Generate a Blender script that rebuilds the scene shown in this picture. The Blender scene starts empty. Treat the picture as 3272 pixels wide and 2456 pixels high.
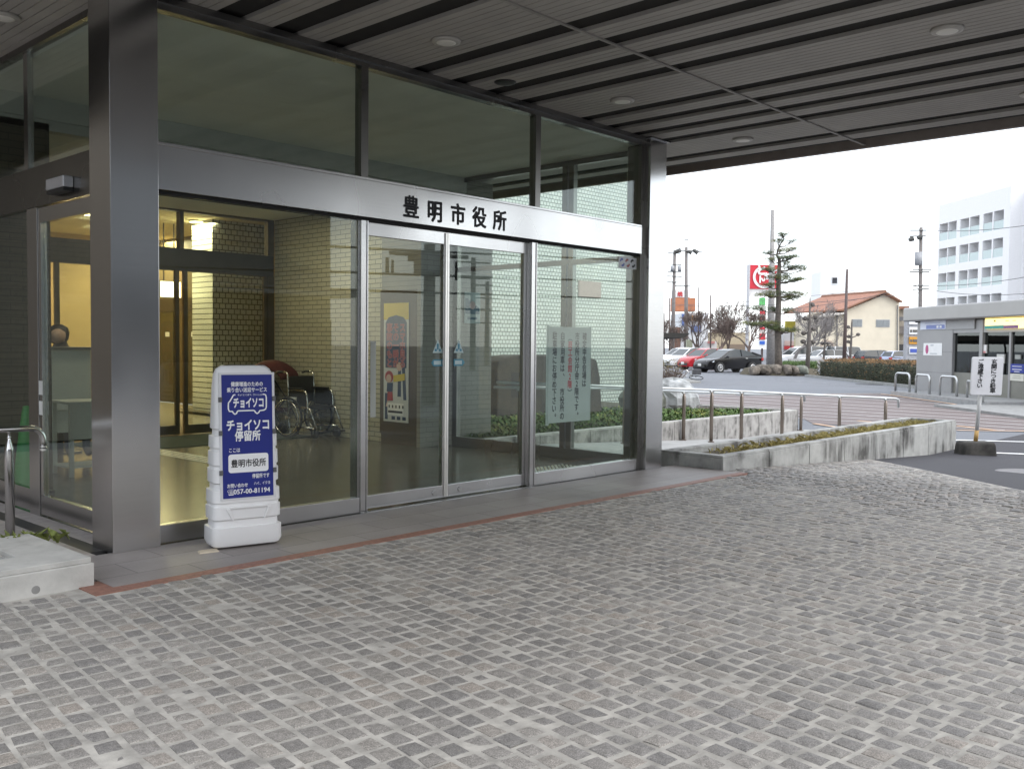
import bpy, math, random
import numpy as np
from mathutils import Vector, Matrix
random.seed(7)
SC = bpy.context.scene
COL = SC.collection
R = math.radians
# ------------------------------------------------------------------ camera
H = 1.35
YAW, PITCH, ROLL = R(47.05861), R(-2.41219), R(-0.58235)
FPX, IW, IH = 2990.45, 3272, 2454
_f = Vector((math.sin(YAW)*math.cos(PITCH), math.cos(YAW)*math.cos(PITCH), math.sin(PITCH)))
_r = Vector((math.cos(YAW), -math.sin(YAW), 0)); _d = _f.cross(_r)
_r2 = math.cos(ROLL)*_r + math.sin(ROLL)*_d; _d2 = -math.sin(ROLL)*_r + math.cos(ROLL)*_d
CAM = Vector((0, 0, H))
cd = bpy.data.cameras.new('camera'); cam = bpy.data.objects.new('camera', cd); COL.objects.link(cam)
cd.sensor_fit = 'HORIZONTAL'; cd.sensor_width = 36; cd.lens = FPX/IW*36; cd.clip_start = .05; cd.clip_end = 3000
cam.matrix_world = Matrix(((_r2.x, -_d2.x, -_f.x, 0), (_r2.y, -_d2.y, -_f.y, 0), (_r2.z, -_d2.z, -_f.z, H), (0, 0, 0, 1)))
SC.camera = cam
# ------------------------------------------------------------------ sky, sun, exposure
SUN_EL, SUN_AZ = R(40), R(175)        # azimuth clockwise from +Y: the low sun stands to the right of the view
w = bpy.data.worlds.new('World'); SC.world = w; w.use_nodes = True
nt = w.node_tree; bg = nt.nodes['Background']
sky = nt.nodes.new('ShaderNodeTexSky'); sky.sky_type = 'NISHITA'; sky.sun_disc = False
sky.sun_elevation = SUN_EL; sky.sun_rotation = SUN_AZ; sky.air_density = 1.0; sky.dust_density = 1.5; sky.ozone_density = 1.0
mx = nt.nodes.new('ShaderNodeMix'); mx.data_type = 'RGBA'; mx.inputs[0].default_value = .72; mx.inputs[7].default_value = (6.5, 6.75, 7.05, 1)   # thin overcast over the sky
nt.links.new(sky.outputs[0], mx.inputs[6]); nt.links.new(mx.outputs[2], bg.inputs[0]); bg.inputs[1].default_value = 0.15
sl = bpy.data.lights.new('sun', 'SUN'); so = bpy.data.objects.new('sun', sl); COL.objects.link(so)
sl.energy = 0.5; sl.angle = R(45); sl.color = (1, .95, .90)
sd = Vector((math.sin(SUN_AZ)*math.cos(SUN_EL), math.cos(SUN_AZ)*math.cos(SUN_EL), math.sin(SUN_EL)))
so.rotation_euler = sd.to_track_quat('Z', 'Y').to_euler()
SC.view_settings.view_transform = 'Standard'; SC.view_settings.look = 'None'
SC.view_settings.exposure = 1.22; SC.view_settings.gamma = 1
SC.render.engine = 'CYCLES'
cy = SC.cycles; cy.use_denoising = True; cy.max_bounces = 10; cy.diffuse_bounces = 5; cy.glossy_bounces = 5
cy.transparent_max_bounces = 32; cy.sample_clamp_indirect = 6; cy.caustics_reflective = False; cy.caustics_refractive = False
# ------------------------------------------------------------------ picture point -> place helpers (photo pixels 3272 x 2456)
def ray(u, v):
    return _r2*((u-1636)/FPX) + _d2*((v-1228)/FPX) + _f
def PZ(u, v, z=0.):
    d = ray(u, v); return CAM + d*((z-H)/d.z)
def PY(u, v, y):
    d = ray(u, v); return CAM + d*(y/d.y)
def PX(u, v, x):
    d = ray(u, v); return CAM + d*(x/d.x)
def PD(u, v, dist):
    return CAM + ray(u, v)*dist
def PP(u, v, p, n):
    d = ray(u, v); return CAM + d*((Vector(p)-CAM).dot(n)/d.dot(n))
def GZ(x):
    return 0. if x < 9.2 else max(-.322, -.052*(x-9.2))
def G(u, v):
    z = 0.
    for i in range(50):
        p = PZ(u, v, z); z = .5*z+.5*GZ(p.x)
    return PZ(u, v, z)
# ------------------------------------------------------------------ materials
MATS = {}
def nodes_of(name):
    m = bpy.data.materials.new(name); m.use_nodes = True
    return m, m.node_tree, m.node_tree.nodes['Principled BSDF']
def lin(h):
    h = h.lstrip('#'); o = []
    for i in (0, 2, 4):
        c = int(h[i:i+2], 16)/255; o.append(c/12.92 if c < .04045 else ((c+.055)/1.055)**2.4)
    return (*o, 1)
def C4(c):
    return lin(c) if isinstance(c, str) else (*c, 1) if len(c) == 3 else c
def N(t, kind, **kw):
    n = t.nodes.new('ShaderNode'+kind)
    for k, v in kw.items(): setattr(n, k, v)
    return n
def pos(t, scale=(1, 1, 1), rot=(0, 0, 0), obj=False):
    mp = N(t, 'Mapping'); mp.inputs['Scale'].default_value = scale; mp.inputs['Rotation'].default_value = rot
    if obj: t.links.new(N(t, 'TexCoord').outputs['Object'], mp.inputs[0])
    else: t.links.new(N(t, 'NewGeometry').outputs['Position'], mp.inputs[0])
    return mp.outputs[0]
def ramp(t, fac, stops):
    r = N(t, 'ValToRGB'); e = r.color_ramp.elements
    while len(e) < len(stops): e.new(.5)
    for i, (p, c) in enumerate(stops): e[i].position = p; e[i].color = C4(c)
    t.links.new(fac, r.inputs[0]); return r.outputs[0]
def noise(t, vec, scale, detail=4, rough=.55):
    n = N(t, 'TexNoise'); n.inputs['Scale'].default_value = scale; n.inputs['Detail'].default_value = detail
    n.inputs['Roughness'].default_value = rough
    t.links.new(vec, n.inputs['Vector']); return n.outputs['Fac']
def bump(t, b, h, strength=.3, dist=.01):
    n = N(t, 'Bump'); n.inputs['Strength'].default_value = strength; n.inputs['Distance'].default_value = dist
    t.links.new(h, n.inputs['Height']); t.links.new(n.outputs[0], b.inputs['Normal'])
def mixc(t, fac, a, b, mode='MIX'):
    m = N(t, 'Mix', data_type='RGBA', blend_type=mode)
    for s, v in ((m.inputs[0], fac), (m.inputs[6], a), (m.inputs[7], b)):
        if hasattr(v, 'is_linked') or isinstance(v, bpy.types.NodeSocket): t.links.new(v, s)
        else: s.default_value = v if isinstance(v, (int, float)) else C4(v)
    return m.outputs[2]
def scaled(c, k):
    c = C4(c); return (min(1, c[0]*k), min(1, c[1]*k), min(1, c[2]*k), 1)
def M(name, col, rough=.6, metal=0., var=.18, scale=6., bmp=0., spec=.5, coat=0., obj=False, stretch=(1, 1, 1)):
    if name in MATS: return MATS[name]
    m, t, b = nodes_of(name)
    v = pos(t, stretch, obj=obj)
    if var: t.links.new(ramp(t, noise(t, v, scale, 6), [(.3, scaled(col, 1-var)), (.7, scaled(col, 1+var))]), b.inputs['Base Color'])
    else: b.inputs['Base Color'].default_value = C4(col)
    b.inputs['Roughness'].default_value = rough; b.inputs['Metallic'].default_value = metal
    b.inputs['Specular IOR Level'].default_value = spec; b.inputs['Coat Weight'].default_value = coat
    if bmp: bump(t, b, noise(t, v, scale*12, 3), bmp)
    MATS[name] = m; return m
def steel(name, col, rough, stretch):
    m, t, b = nodes_of(name); v = pos(t, stretch)
    n = noise(t, v, 1, 3); big = noise(t, pos(t, (.9, .9, .5)), 1.4, 2)
    t.links.new(ramp(t, n, [(.25, scaled(col, .96)), (.75, scaled(col, 1.04))]), b.inputs['Base Color'])
    b.inputs['Metallic'].default_value = 1
    mr = N(t, 'MapRange'); t.links.new(big, mr.inputs[0]); mr.inputs[1].default_value = .3; mr.inputs[2].default_value = .7
    mr.inputs[3].default_value = rough*.75; mr.inputs[4].default_value = rough*1.25
    t.links.new(mr.outputs[0], b.inputs['Roughness']); bump(t, b, n, .015, .002)
    MATS[name] = m; return m
def glass(name, tint, f0=.035):
    m, t, b = nodes_of(name); t.nodes.remove(b)
    out = t.nodes['Material Output']
    tr = N(t, 'BsdfTransparent'); tr.inputs[0].default_value = C4(tint)
    gl = N(t, 'BsdfGlossy'); gl.inputs['Roughness'].default_value = .0; gl.inputs[0].default_value = (.92, .96, .95, 1)
    lw = N(t, 'LayerWeight'); lw.inputs[0].default_value = .5
    p = N(t, 'Math', operation='POWER'); t.links.new(lw.outputs['Facing'], p.inputs[0]); p.inputs[1].default_value = 4.
    mm = N(t, 'Math', operation='MULTIPLY_ADD'); t.links.new(p.outputs[0], mm.inputs[0]); mm.inputs[1].default_value = 1-f0; mm.inputs[2].default_value = f0
    mx = N(t, 'MixShader'); t.links.new(mm.outputs[0], mx.inputs[0]); t.links.new(tr.outputs[0], mx.inputs[1]); t.links.new(gl.outputs[0], mx.inputs[2])
    t.links.new(mx.outputs[0], out.inputs[0]); MATS[name] = m; return m
def glow(name, col, strength):
    m, t, b = nodes_of(name); b.inputs['Base Color'].default_value = C4(col)
    b.inputs['Emission Color'].default_value = C4(col); b.inputs['Emission Strength'].default_value = strength
    MATS[name] = m; return m
def bricks(name, c1, c2, mortar, bw, bh, ms, axis, rough=.4, offs=.5, bmp=.4, dirt=.12):
    """wall or floor tiling laid in metres; axis 'xz', 'yz' or 'xy'"""
    m, t, b = nodes_of(name)
    s = N(t, 'SeparateXYZ'); t.links.new(pos(t), s.inputs[0]); c = N(t, 'CombineXYZ')
    i = {'x': 0, 'y': 1, 'z': 2}
    t.links.new(s.outputs[i[axis[0]]], c.inputs[0]); t.links.new(s.outputs[i[axis[1]]], c.inputs[1])
    br = N(t, 'TexBrick'); br.offset = offs; t.links.new(c.outputs[0], br.inputs['Vector'])
    br.inputs['Scale'].default_value = 1; br.inputs['Brick Width'].default_value = bw; br.inputs['Row Height'].default_value = bh
    br.inputs['Mortar Size'].default_value = ms; br.inputs['Mortar Smooth'].default_value = .2; br.inputs['Bias'].default_value = 0
    br.inputs['Color1'].default_value = C4(c1); br.inputs['Color2'].default_value = C4(c2); br.inputs['Mortar'].default_value = C4(mortar)
    n = noise(t, pos(t), 1.3, 6); col = mixc(t, 1., br.outputs[0], ramp(t, n, [(.3, (1-dirt*2,)*3), (.7, (1, 1, 1))]), 'MULTIPLY')
    n2 = noise(t, pos(t), 60, 3); col = mixc(t, 1., col, ramp(t, n2, [(.3, (.9,)*3), (.7, (1, 1, 1))]), 'MULTIPLY')
    t.links.new(col, b.inputs['Base Color']); b.inputs['Roughness'].default_value = rough
    inv = N(t, 'Math', operation='SUBTRACT'); inv.inputs[0].default_value = 1; t.links.new(br.outputs['Fac'], inv.inputs[1])
    bump(t, b, inv.outputs[0], bmp, .004); MATS[name] = m; return m
def concrete(name, col, stain, amount=.5, sc=1., band=None):
    """weathered concrete; rain streaks run down from the top edge"""
    m, t, b = nodes_of(name)
    st = noise(t, pos(t, (6*sc, 6*sc, .9*sc)), 1, 5, .6); cl = noise(t, pos(t), 2.2*sc, 6)
    mask = ramp(t, st, [(.5-.12*amount, (0, 0, 0)), (.74-.1*amount, (1, 1, 1))])
    mask2 = ramp(t, cl, [(.4, (0, 0, 0)), (.62, (1, 1, 1))])
    mk = mixc(t, 1., mask, mask2, 'MULTIPLY')
    base = ramp(t, noise(t, pos(t), 9, 6), [(.3, scaled(col, .86)), (.7, scaled(col, 1.08))])
    t.links.new(mixc(t, mk, base, stain), b.inputs['Base Color']); b.inputs['Roughness'].default_value = .85
    bump(t, b, noise(t, pos(t), 90, 3), .15); MATS[name] = m; return m
STEEL = steel('brushed_steel', (.56, .555, .55), .21, (3, 3, 160))
STEELH = steel('brushed_steel_band', (.55, .545, .54), .25, (2, 60, 160))
STEELD = steel('dark_steel', (.22, .215, .205), .30, (3, 3, 120))
CHROME = M('polished_tube', (.62, .62, .61), .18, 1., .05)
GALV = M('galvanised_tube', (.55, .56, .56), .38, 1., .08)
GLASS = glass('window_glass', (.89, .925, .90))
GLASSD = glass('grey_glass', (.35, .38, .38), .06)
BLACK = M('black_plastic', (.018, .018, .018), .45, var=.1)
RUBBER = M('black_rubber', (.02, .02, .02), .8, var=.2)
WHITEP = M('white_plastic', (.74, .735, .73), .42, var=.035, scale=3, bmp=.02)
WHITE = M('white_paint', (.78, .78, .77), .5, var=.04)
INK = M('black_ink', (.012, .012, .014), .6, var=0)
NAVY = M('navy_print', (.010, .020, .19), .35, var=.03)
REDI = M('red_ink', (.62, .02, .03), .5, var=0)
WHITEI = M('white_print', (.80, .80, .80), .4, var=0)
DARKCAV = M('dark_recess', (.022, .020, .017), .9, var=.2)
# ------------------------------------------------------------------ mesh helpers
class MB:
    def __init__(s): s.v = []; s.f = []; s.m = []
    def add(s, vs, fs, mi=0):
        o = len(s.v); s.v += [tuple(v) for v in vs]; s.f += [tuple(i+o for i in f) for f in fs]; s.m += [mi]*len(fs); return s
    def box(s, x0, x1, y0, y1, z0, z1, mi=0):
        return s.add([(x0, y0, z0), (x1, y0, z0), (x1, y1, z0), (x0, y1, z0), (x0, y0, z1), (x1, y0, z1), (x1, y1, z1), (x0, y1, z1)],
                     [(0, 3, 2, 1), (4, 5, 6, 7), (0, 1, 5, 4), (1, 2, 6, 5), (2, 3, 7, 6), (3, 0, 4, 7)], mi)
    def obox(s, c, U, V, W, hu, hv, hw, mi=0):
        c = Vector(c); P = [c+U*(a*hu)+V*(b*hv)+W*(d*hw) for d in (-1, 1) for a, b in ((-1, -1), (1, -1), (1, 1), (-1, 1))]
        return s.add(P, [(0, 3, 2, 1), (4, 5, 6, 7), (0, 1, 5, 4), (1, 2, 6, 5), (2, 3, 7, 6), (3, 0, 4, 7)], mi)
    def quad(s, a, b, c, d, mi=0): return s.add([a, b, c, d], [(0, 1, 2, 3)], mi)
    def tube(s, pts, r, n=8, cap=True, mi=0):
        pts = [Vector(p) for p in pts]; rs = r if isinstance(r, (list, tuple)) else [r]*len(pts); vs = []; fs = []
        side = None
        for i, p in enumerate(pts):
            a = pts[max(0, i-1)]; b = pts[min(len(pts)-1, i+1)]; t = (b-a)
            t = t.normalized() if t.length > 1e-9 else Vector((0, 0, 1))
            if side is None: side = t.cross(Vector((0, 0, 1)) if abs(t.z) < .9 else Vector((1, 0, 0))).normalized()
            else:
                side = side - t*side.dot(t); side = side.normalized() if side.length > 1e-6 else t.orthogonal().normalized()
            up = t.cross(side)
            for k in range(n):
                a_ = 2*math.pi*k/n; vs.append(p+side*(math.cos(a_)*rs[i])+up*(math.sin(a_)*rs[i]))
        for i in range(len(pts)-1):
            for k in range(n):
                fs.append((i*n+k, i*n+(k+1) % n, (i+1)*n+(k+1) % n, (i+1)*n+k))
        if cap: fs += [tuple(range(n-1, -1, -1)), tuple(range((len(pts)-1)*n, len(pts)*n))]
        return s.add(vs, fs, mi)
    def cyl(s, a, b, r, n=16, mi=0): return s.tube([a, b], r, n, True, mi)
    def lathe(s, c, prof, n=20, mi=0, axis=None):
        c = Vector(c); vs = []; fs = []
        A = axis or (Vector((1, 0, 0)), Vector((0, 1, 0)), Vector((0, 0, 1)))
        for r, z in prof:
            for k in range(n):
                a = 2*math.pi*k/n; vs.append(c+A[0]*(r*math.cos(a))+A[1]*(r*math.sin(a))+A[2]*z)
        for i in range(len(prof)-1):
            for k in range(n): fs.append((i*n+k, i*n+(k+1) % n, (i+1)*n+(k+1) % n, (i+1)*n+k))
        fs += [tuple(range(n-1, -1, -1)), tuple(range((len(prof)-1)*n, len(prof)*n))]
        return s.add(vs, fs, mi)
    def prism(s, pts, O, U, V, W, t, mi=0):
        """flat outline pts in (U,V) at O, thickness t along W"""
        O = Vector(O); n = len(pts)
        vs = [O+U*a+V*b for a, b in pts]+[O+U*a+V*b+W*t for a, b in pts]
        fs = [tuple(range(n-1, -1, -1)), tuple(range(n, 2*n))]+[(i, (i+1) % n, n+(i+1) % n, n+i) for i in range(n)]
        return s.add(vs, fs, mi)
    def ribbon(s, pts, wd, O, U, V, W, t, mi=0):
        """a stroke of width wd through 2-D points, raised by t along W"""
        O = Vector(O); P = [Vector((a, b)) for a, b in pts]; L = []; Rr = []
        for i, p in enumerate(P):
            d = (P[min(i+1, len(P)-1)]-P[max(i-1, 0)]); d = d.normalized() if d.length > 1e-9 else Vector((1, 0)); n = Vector((-d.y, d.x))*(wd/2)
            L.append(p+n); Rr.append(p-n)
        for i in range(len(P)-1):
            s.prism([tuple(Rr[i]), tuple(Rr[i+1]), tuple(L[i+1]), tuple(L[i])], O, U, V, W, t, mi)
        return s
    def loft(s, rings, cap=True, mi=0, closed=True):
        n = len(rings[0]); vs = [v for r in rings for v in r]; fs = []
        for i in range(len(rings)-1):
            for k in range(n if closed else n-1): fs.append((i*n+k, i*n+(k+1) % n, (i+1)*n+(k+1) % n, (i+1)*n+k))
        if cap: fs += [tuple(range(n-1, -1, -1)), tuple(range((len(rings)-1)*n, len(rings)*n))]
        return s.add(vs, fs, mi)
def wloc(o):
    l = Vector(o.location)
    while o.parent: o = o.parent; l += Vector(o.location)
    return l
def build(name, mb, mats, parent=None, local=False, smooth=False, bevel=0., org=None, sub=0):
    me = bpy.data.meshes.new(name)
    o0 = Vector((0, 0, 0)) if local else (wloc(parent) if parent else (Vector(org) if org else Vector((0, 0, 0))))
    me.from_pydata([(v[0]-o0.x, v[1]-o0.y, v[2]-o0.z) for v in mb.v], [], mb.f); me.update()
    mats = mats if isinstance(mats, (list, tuple)) else [mats]
    for m in mats: me.materials.append(m)
    if len(mats) > 1: me.polygons.foreach_set('material_index', mb.m)
    if smooth: me.polygons.foreach_set('use_smooth', [True]*len(me.polygons))
    o = bpy.data.objects.new(name, me); COL.objects.link(o)
    if parent: o.parent = parent
    elif org: o.location = org
    if bevel:
        b = o.modifiers.new('bevel', 'BEVEL'); b.width = bevel; b.segments = 2; b.limit_method = 'ANGLE'; b.angle_limit = R(40)
    if sub: s_ = o.modifiers.new('subdivision', 'SUBSURF'); s_.levels = sub; s_.render_levels = sub
    return o
def tag(o, label, cat, group=None):
    o['label'] = label; o['category'] = cat
    if group: o['group'] = group
    return o
def thing(name, label, cat, loc=(0, 0, 0), rz=0., group=None):
    o = bpy.data.objects.new(name, None); COL.objects.link(o); o.empty_display_size = .1
    o.location = loc; o.rotation_euler = (0, 0, rz); return tag(o, label, cat, group)
def solo(name, mb, mats, label, cat, group=None, **kw):
    xs = [v[0] for v in mb.v]; ys = [v[1] for v in mb.v]; zs = [v[2] for v in mb.v]
    o = build(name, mb, mats, org=((min(xs)+max(xs))/2, (min(ys)+max(ys))/2, min(zs)), **kw); return tag(o, label, cat, group)
def struct(name, mb, mats, kind='structure', **kw):
    o = build(name, mb, mats, **kw); o['kind'] = kind; return o
def copy_tree(o, parent=None):
    c = o.copy(); COL.objects.link(c)
    if parent: c.parent = parent
    for ch in list(o.children): copy_tree(ch, c)
    return c
_tc = {}
def glyphs(s):
    k = s
    if k not in _tc:
        c = bpy.data.curves.new('t', 'FONT'); c.body = s; c.resolution_u = 2
        o = bpy.data.objects.new('t', c); COL.objects.link(o)
        me = bpy.data.meshes.new_from_object(o.evaluated_get(bpy.context.evaluated_depsgraph_get()))
        vs = [(v.co.x, v.co.y) for v in me.vertices]; fs = [tuple(p.vertices) for p in me.polygons]
        bpy.data.objects.remove(o); bpy.data.meshes.remove(me); bpy.data.curves.remove(c)
        _tc[k] = (vs, fs)
    return _tc[k]
def put_text(mb, s, x, y, size, O, U, V, W, bold=.0, align='L', lift=.002, sx=1., mi=0, fit=None):
    vs, fs = glyphs(s)
    if not vs: return
    x0 = min(v[0] for v in vs)-bold; x1 = max(v[0] for v in vs)+bold
    if fit: sx = fit/((x1-x0)*size)
    off = {'L': -x0, 'C': -(x0+x1)/2, 'R': -x1}[align]; O = Vector(O)
    cp = [(0, 0)]+([(bold*math.cos(k*math.pi/4), bold*math.sin(k*math.pi/4)) for k in range(8)] if bold else [])   # heavier strokes
    for k, (dx, dy) in enumerate(cp): mb.add([O+U*(x+(a+off+dx)*size*sx)+V*(y+(b+dy)*size)+W*(lift+.00006*k) for a, b in vs], fs, mi)
def put_column(mb, s, x, y, size, pitch, O, U, V, W, bold=.02, lift=.002, mi=0, sx=1.):
    """upright column of Japanese text, x its centre, y its top"""
    for ch in s:
        if ch != '　':
            if ch in '。、': put_text(mb, ch, x+size*.30*sx, y-size*.42, size, O, U, V, W, bold, 'C', lift, sx, mi)
            elif ch in '（）': put_text(mb, '︵' if ch == '（' else '︶', x, y-size*.86, size, O, U, V, W, bold, 'C', lift, sx, mi)
            else: put_text(mb, ch, x, y-size*.86, size, O, U, V, W, bold, 'C', lift, sx, mi)
        y -= pitch
X_, Y_, Z_ = Vector((1, 0, 0)), Vector((0, 1, 0)), Vector((0, 0, 1))
CR = Vector((math.cos(YAW), -math.sin(YAW), 0)); CF = Vector((math.sin(YAW), math.cos(YAW), 0))   # view right / view forward on the ground
# ================================================================== ground
def asphalt(name, c, c2, spec=.4):
    m, t, b = nodes_of(name)
    n = noise(t, pos(t), 55, 4, .7); big = noise(t, pos(t), .35, 5)
    col = mixc(t, big, c, c2); col = mixc(t, 1., col, ramp(t, n, [(.3, (.72,)*3), (.7, (1.15,)*3)]), 'MULTIPLY')
    t.links.new(col, b.inputs['Base Color']); b.inputs['Roughness'].default_value = .75; b.inputs['Specular IOR Level'].default_value = spec
    bump(t, b, n, .35, .01); return m
ASPH = asphalt('old_asphalt', (.145, .152, .17), (.19, .198, .215))
ASPHN = asphalt('dark_asphalt', (.038, .036, .042), (.055, .052, .058))
ASPHR = asphalt('reddish_asphalt', (.16, .125, .12), (.20, .165, .158))
xs = [-400, 9.2, 10, 11, 12, 13, 14, 15.39, 900]
g = MB()
for a, b in zip(xs[:-1], xs[1:]): g.quad((a, -500, GZ(a)-.03), (b, -500, GZ(b)-.03), (b, 900, GZ(b)-.03), (a, 900, GZ(a)-.03))
struct('ground', g, ASPH)
# dark fresh asphalt lane to the right of the setts
EDGE = [(13.05, 5.25), (12.1, 4.25), (10.4, 2.6), (9.0, 1.15), (7.0, -.9), (5, -2.9)]      # boundary of the sett paving, going away from the planter
rd = MB()
for (x0, y0), (x1, y1) in zip(EDGE[:-1], EDGE[1:]):
    n = 14
    for i in range(n):
        ax = x0+(30-x0)*i/n; bx = x0+(30-x0)*(i+1)/n; cx = x1+(30-x1)*(i+1)/n; dx = x1+(30-x1)*i/n
        rd.quad((dx, y1, GZ(dx)-.012), (cx, y1, GZ(cx)-.012), (bx, y0, GZ(bx)-.012), (ax, y0, GZ(ax)-.012))
struct('road', rd, ASPHN)
# ---- setts
def edge_x(y):
    for (x0, y0), (x1, y1) in zip(EDGE[:-1], EDGE[1:]):
        if y1 <= y <= y0: return x0+(x1-x0)*(y0-y)/(y0-y1)
    return 20 if y > EDGE[0][1] else 5
BX0, BX1, BY0, BY1 = -5., 14., -3., 5.3
rng = np.random.default_rng(3)
ra = R(-6.5); rdx, rdy = math.sin(-ra)*-1, math.cos(ra); axx, axy = math.cos(ra), math.sin(ra)
rd_ = (math.sin(R(6.5)), math.cos(R(6.5))); ac_ = (math.cos(R(6.5)), -math.sin(R(6.5)))
sv = []; sf = []; tone = []
PITCH_S = .098
for i in range(-70, 190):
    a = i*PITCH_S+rng.normal(0, .002)
    b = -4.2+rng.random()*.1
    while b < 8:
        L = .083+rng.random()*.022; cxm = ac_[0]*a+rd_[0]*(b+L/2); cym = ac_[1]*a+rd_[1]*(b+L/2)
        b0 = b; b += L+.012
        if not (BX0 < cxm < BX1 and BY0 < cym < BY1): continue
        if cxm > edge_x(cym)-.06: continue
        if cym > 4.93 and 2.04 < cxm < 9.14: continue
        if cym > 5.16 and cxm <= 2.3: continue
        if cym > 5.24 and cxm >= 9.0: continue
        dx, dy = cxm, cym; de = dx*CF.x+dy*CF.y; la = dx*CR.x+dy*CR.y
        if de < .8 or abs(la) > de*.66+.9: continue                      # what no view near the photograph's would see
        zt = rng.normal(0, .0016); W = PITCH_S-.015+rng.normal(0, .003); k = len(sv); ins = .006
        for (pa, pb, z) in ((-W/2, 0, -.012), (W/2, 0, -.012), (W/2, L, -.012), (-W/2, L, -.012),
                            (-W/2+ins, ins, -.0015), (W/2-ins, ins, -.0015), (W/2-ins, L-ins, -.0015), (-W/2+ins, L-ins, -.0015), (0, L/2, .0025)):
            ja, jb = rng.normal(0, .0028, 2); X = ac_[0]*(a+pa+ja)+rd_[0]*(b0+pb+jb); Y = ac_[1]*(a+pa+ja)+rd_[1]*(b0+pb+jb)
            sv.append((X, Y, GZ(X)+z+(zt+rng.normal(0, .0008) if z > -.008 else 0)))
        sf += [(k, k+1, k+5, k+4), (k+1, k+2, k+6, k+5), (k+2, k+3, k+7, k+6), (k+3, k, k+4, k+7), (k+4, k+5, k+8), (k+5, k+6, k+8), (k+6, k+7, k+8), (k+7, k+4, k+8)]
        tone += [rng.random()]*8
me = bpy.data.meshes.new('sett_paving'); me.from_pydata(sv, [], sf); at = me.attributes.new('tone', 'FLOAT', 'FACE'); at.data.foreach_set('value', tone)
m, t, b = nodes_of('granite_setts')
an = N(t, 'Attribute'); an.attribute_name = 'tone'
sp = noise(t, pos(t), 210, 3, .7); md = noise(t, pos(t), 38, 4); bg_ = noise(t, pos(t), .8, 4)
c_ = ramp(t, an.outputs['Fac'], [(0, (.205, .196, .188)), (.45, (.255, .241, .226)), (.8, (.29, .272, .25)), (1, (.315, .282, .25))])
c_ = mixc(t, 1., c_, ramp(t, sp, [(.32, (.55,)*3), (.5, (1.,)*3), (.68, (1.55,)*3)]), 'MULTIPLY')
c_ = mixc(t, 1., c_, ramp(t, md, [(.3, (.78,)*3), (.7, (1.12,)*3)]), 'MULTIPLY')
c_ = mixc(t, 1., c_, ramp(t, bg_, [(.35, (.86, .85, .83)), (.65, (1.05, 1.04, 1.03))]), 'MULTIPLY')
t.links.new(c_, b.inputs['Base Color']); b.inputs['Roughness'].default_value = .62; bump(t, b, md, .5, .006)
me.materials.append(m); o = bpy.data.objects.new('sett_paving', me); COL.objects.link(o); o['kind'] = 'structure'
bed = MB()
SAND = M('joint_sand', (.385, .365, .33), .95, var=.3, scale=9, bmp=.3)
for xa in range(-8, 14):
    xb = xa+1
    ya = lambda x: 5.3
    bed.quad((xa, -4, GZ(xa)-.0034), (xb, -4, GZ(xb)-.0034), (xb, 5.3, GZ(xb)-.0034), (xa, 5.3, GZ(xa)-.0034))
# cut the bed along the asphalt edge by lowering nothing: keep only what lies left of it
bed = MB()
for (x0, y0), (x1, y1) in zip(EDGE[:-1], EDGE[1:]):
    n = 24
    for i in range(n):
        ax = -8+(x0+8)*i/n; bx = -8+(x0+8)*(i+1)/n; cx = -8+(x1+8)*(i+1)/n; dx = -8+(x1+8)*i/n
        bed.quad((dx, y1, GZ(dx)-.0034), (cx, y1, GZ(cx)-.0034), (bx, y0, GZ(bx)-.0034), (ax, y0, GZ(ax)-.0034))
struct('joint_sand', bed, SAND)
kb = MB()                                                                 # flush granite edging between setts and asphalt
for (x0, y0), (x1, y1) in zip(EDGE[:-2], EDGE[1:-1]):
    kb.add([(x0-.06, y0, GZ(x0)-.002), (x0+.05, y0, GZ(x0)-.002), (x1+.05, y1, GZ(x1)-.002), (x1-.06, y1, GZ(x1)-.002),
            (x0+.05, y0, GZ(x0)-.05), (x1+.05, y1, GZ(x1)-.05)], [(0, 3, 2, 1), (1, 2, 5, 4)])
# ---- granite apron, red edging strip
APR = bricks('apron_granite', (.30, .27, .255), (.345, .315, .30), (.17, .155, .15), .62, .31, .004, 'xy', .55, .5, .2, .16)
ap = MB(); ap.box(2.24, 9.06, 5.055, 5.885, -.06, .002); struct('apron', ap, APR)
REDG = M('red_granite_strip', (.25, .125, .092), .6, var=.22, scale=30)
rs_ = MB(); rs_.box(2.10, 9.06, 4.955, 5.05, -.06, .003); rs_.box(2.10, 2.235, 5.0505, 5.24, -.06, .003); struct('edging_strip', rs_, REDG)
# threshold and side apron in front of the left door
st_ = MB(); st_.box(2.24, 2.50, 5.8855, 12, -.06, .0015); st_.box(-6, 2.2395, 6.12, 12, -.06, .0015); st_.box(2.62, 2.764, 6.16, 12, -.06, .0025); struct('side_path', st_, M('side_stone', (.33, .30, .285), .6, var=.2, scale=10))
dk = MB(); dk.box(2.5005, 2.6195, 6.0, 12, -.06, .001); struct('drain_grate', dk, M('dark_stone_band', (.035, .034, .033), .6))
fl = MB(); fl.box(2.765, 8.66, 5.90, 13.0, -.06, 0.0); struct('vestibule_floor', fl, bricks('dark_floor_tiles', (.135, .132, .115), (.16, .155, .135), (.06, .06, .054), .6, .6, .004, 'xy', .2, .0, .1, .2))
lb = MB(); lb.box(1.5, 14.5, 13.0005, 20.5, -.06, 0.0); struct('lobby_floor', lb, bricks('pale_floor_tiles', (.42, .38, .30), (.46, .42, .33), (.3, .27, .22), .9, .9, .003, 'xy', .16, .0, .05, .05))
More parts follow.
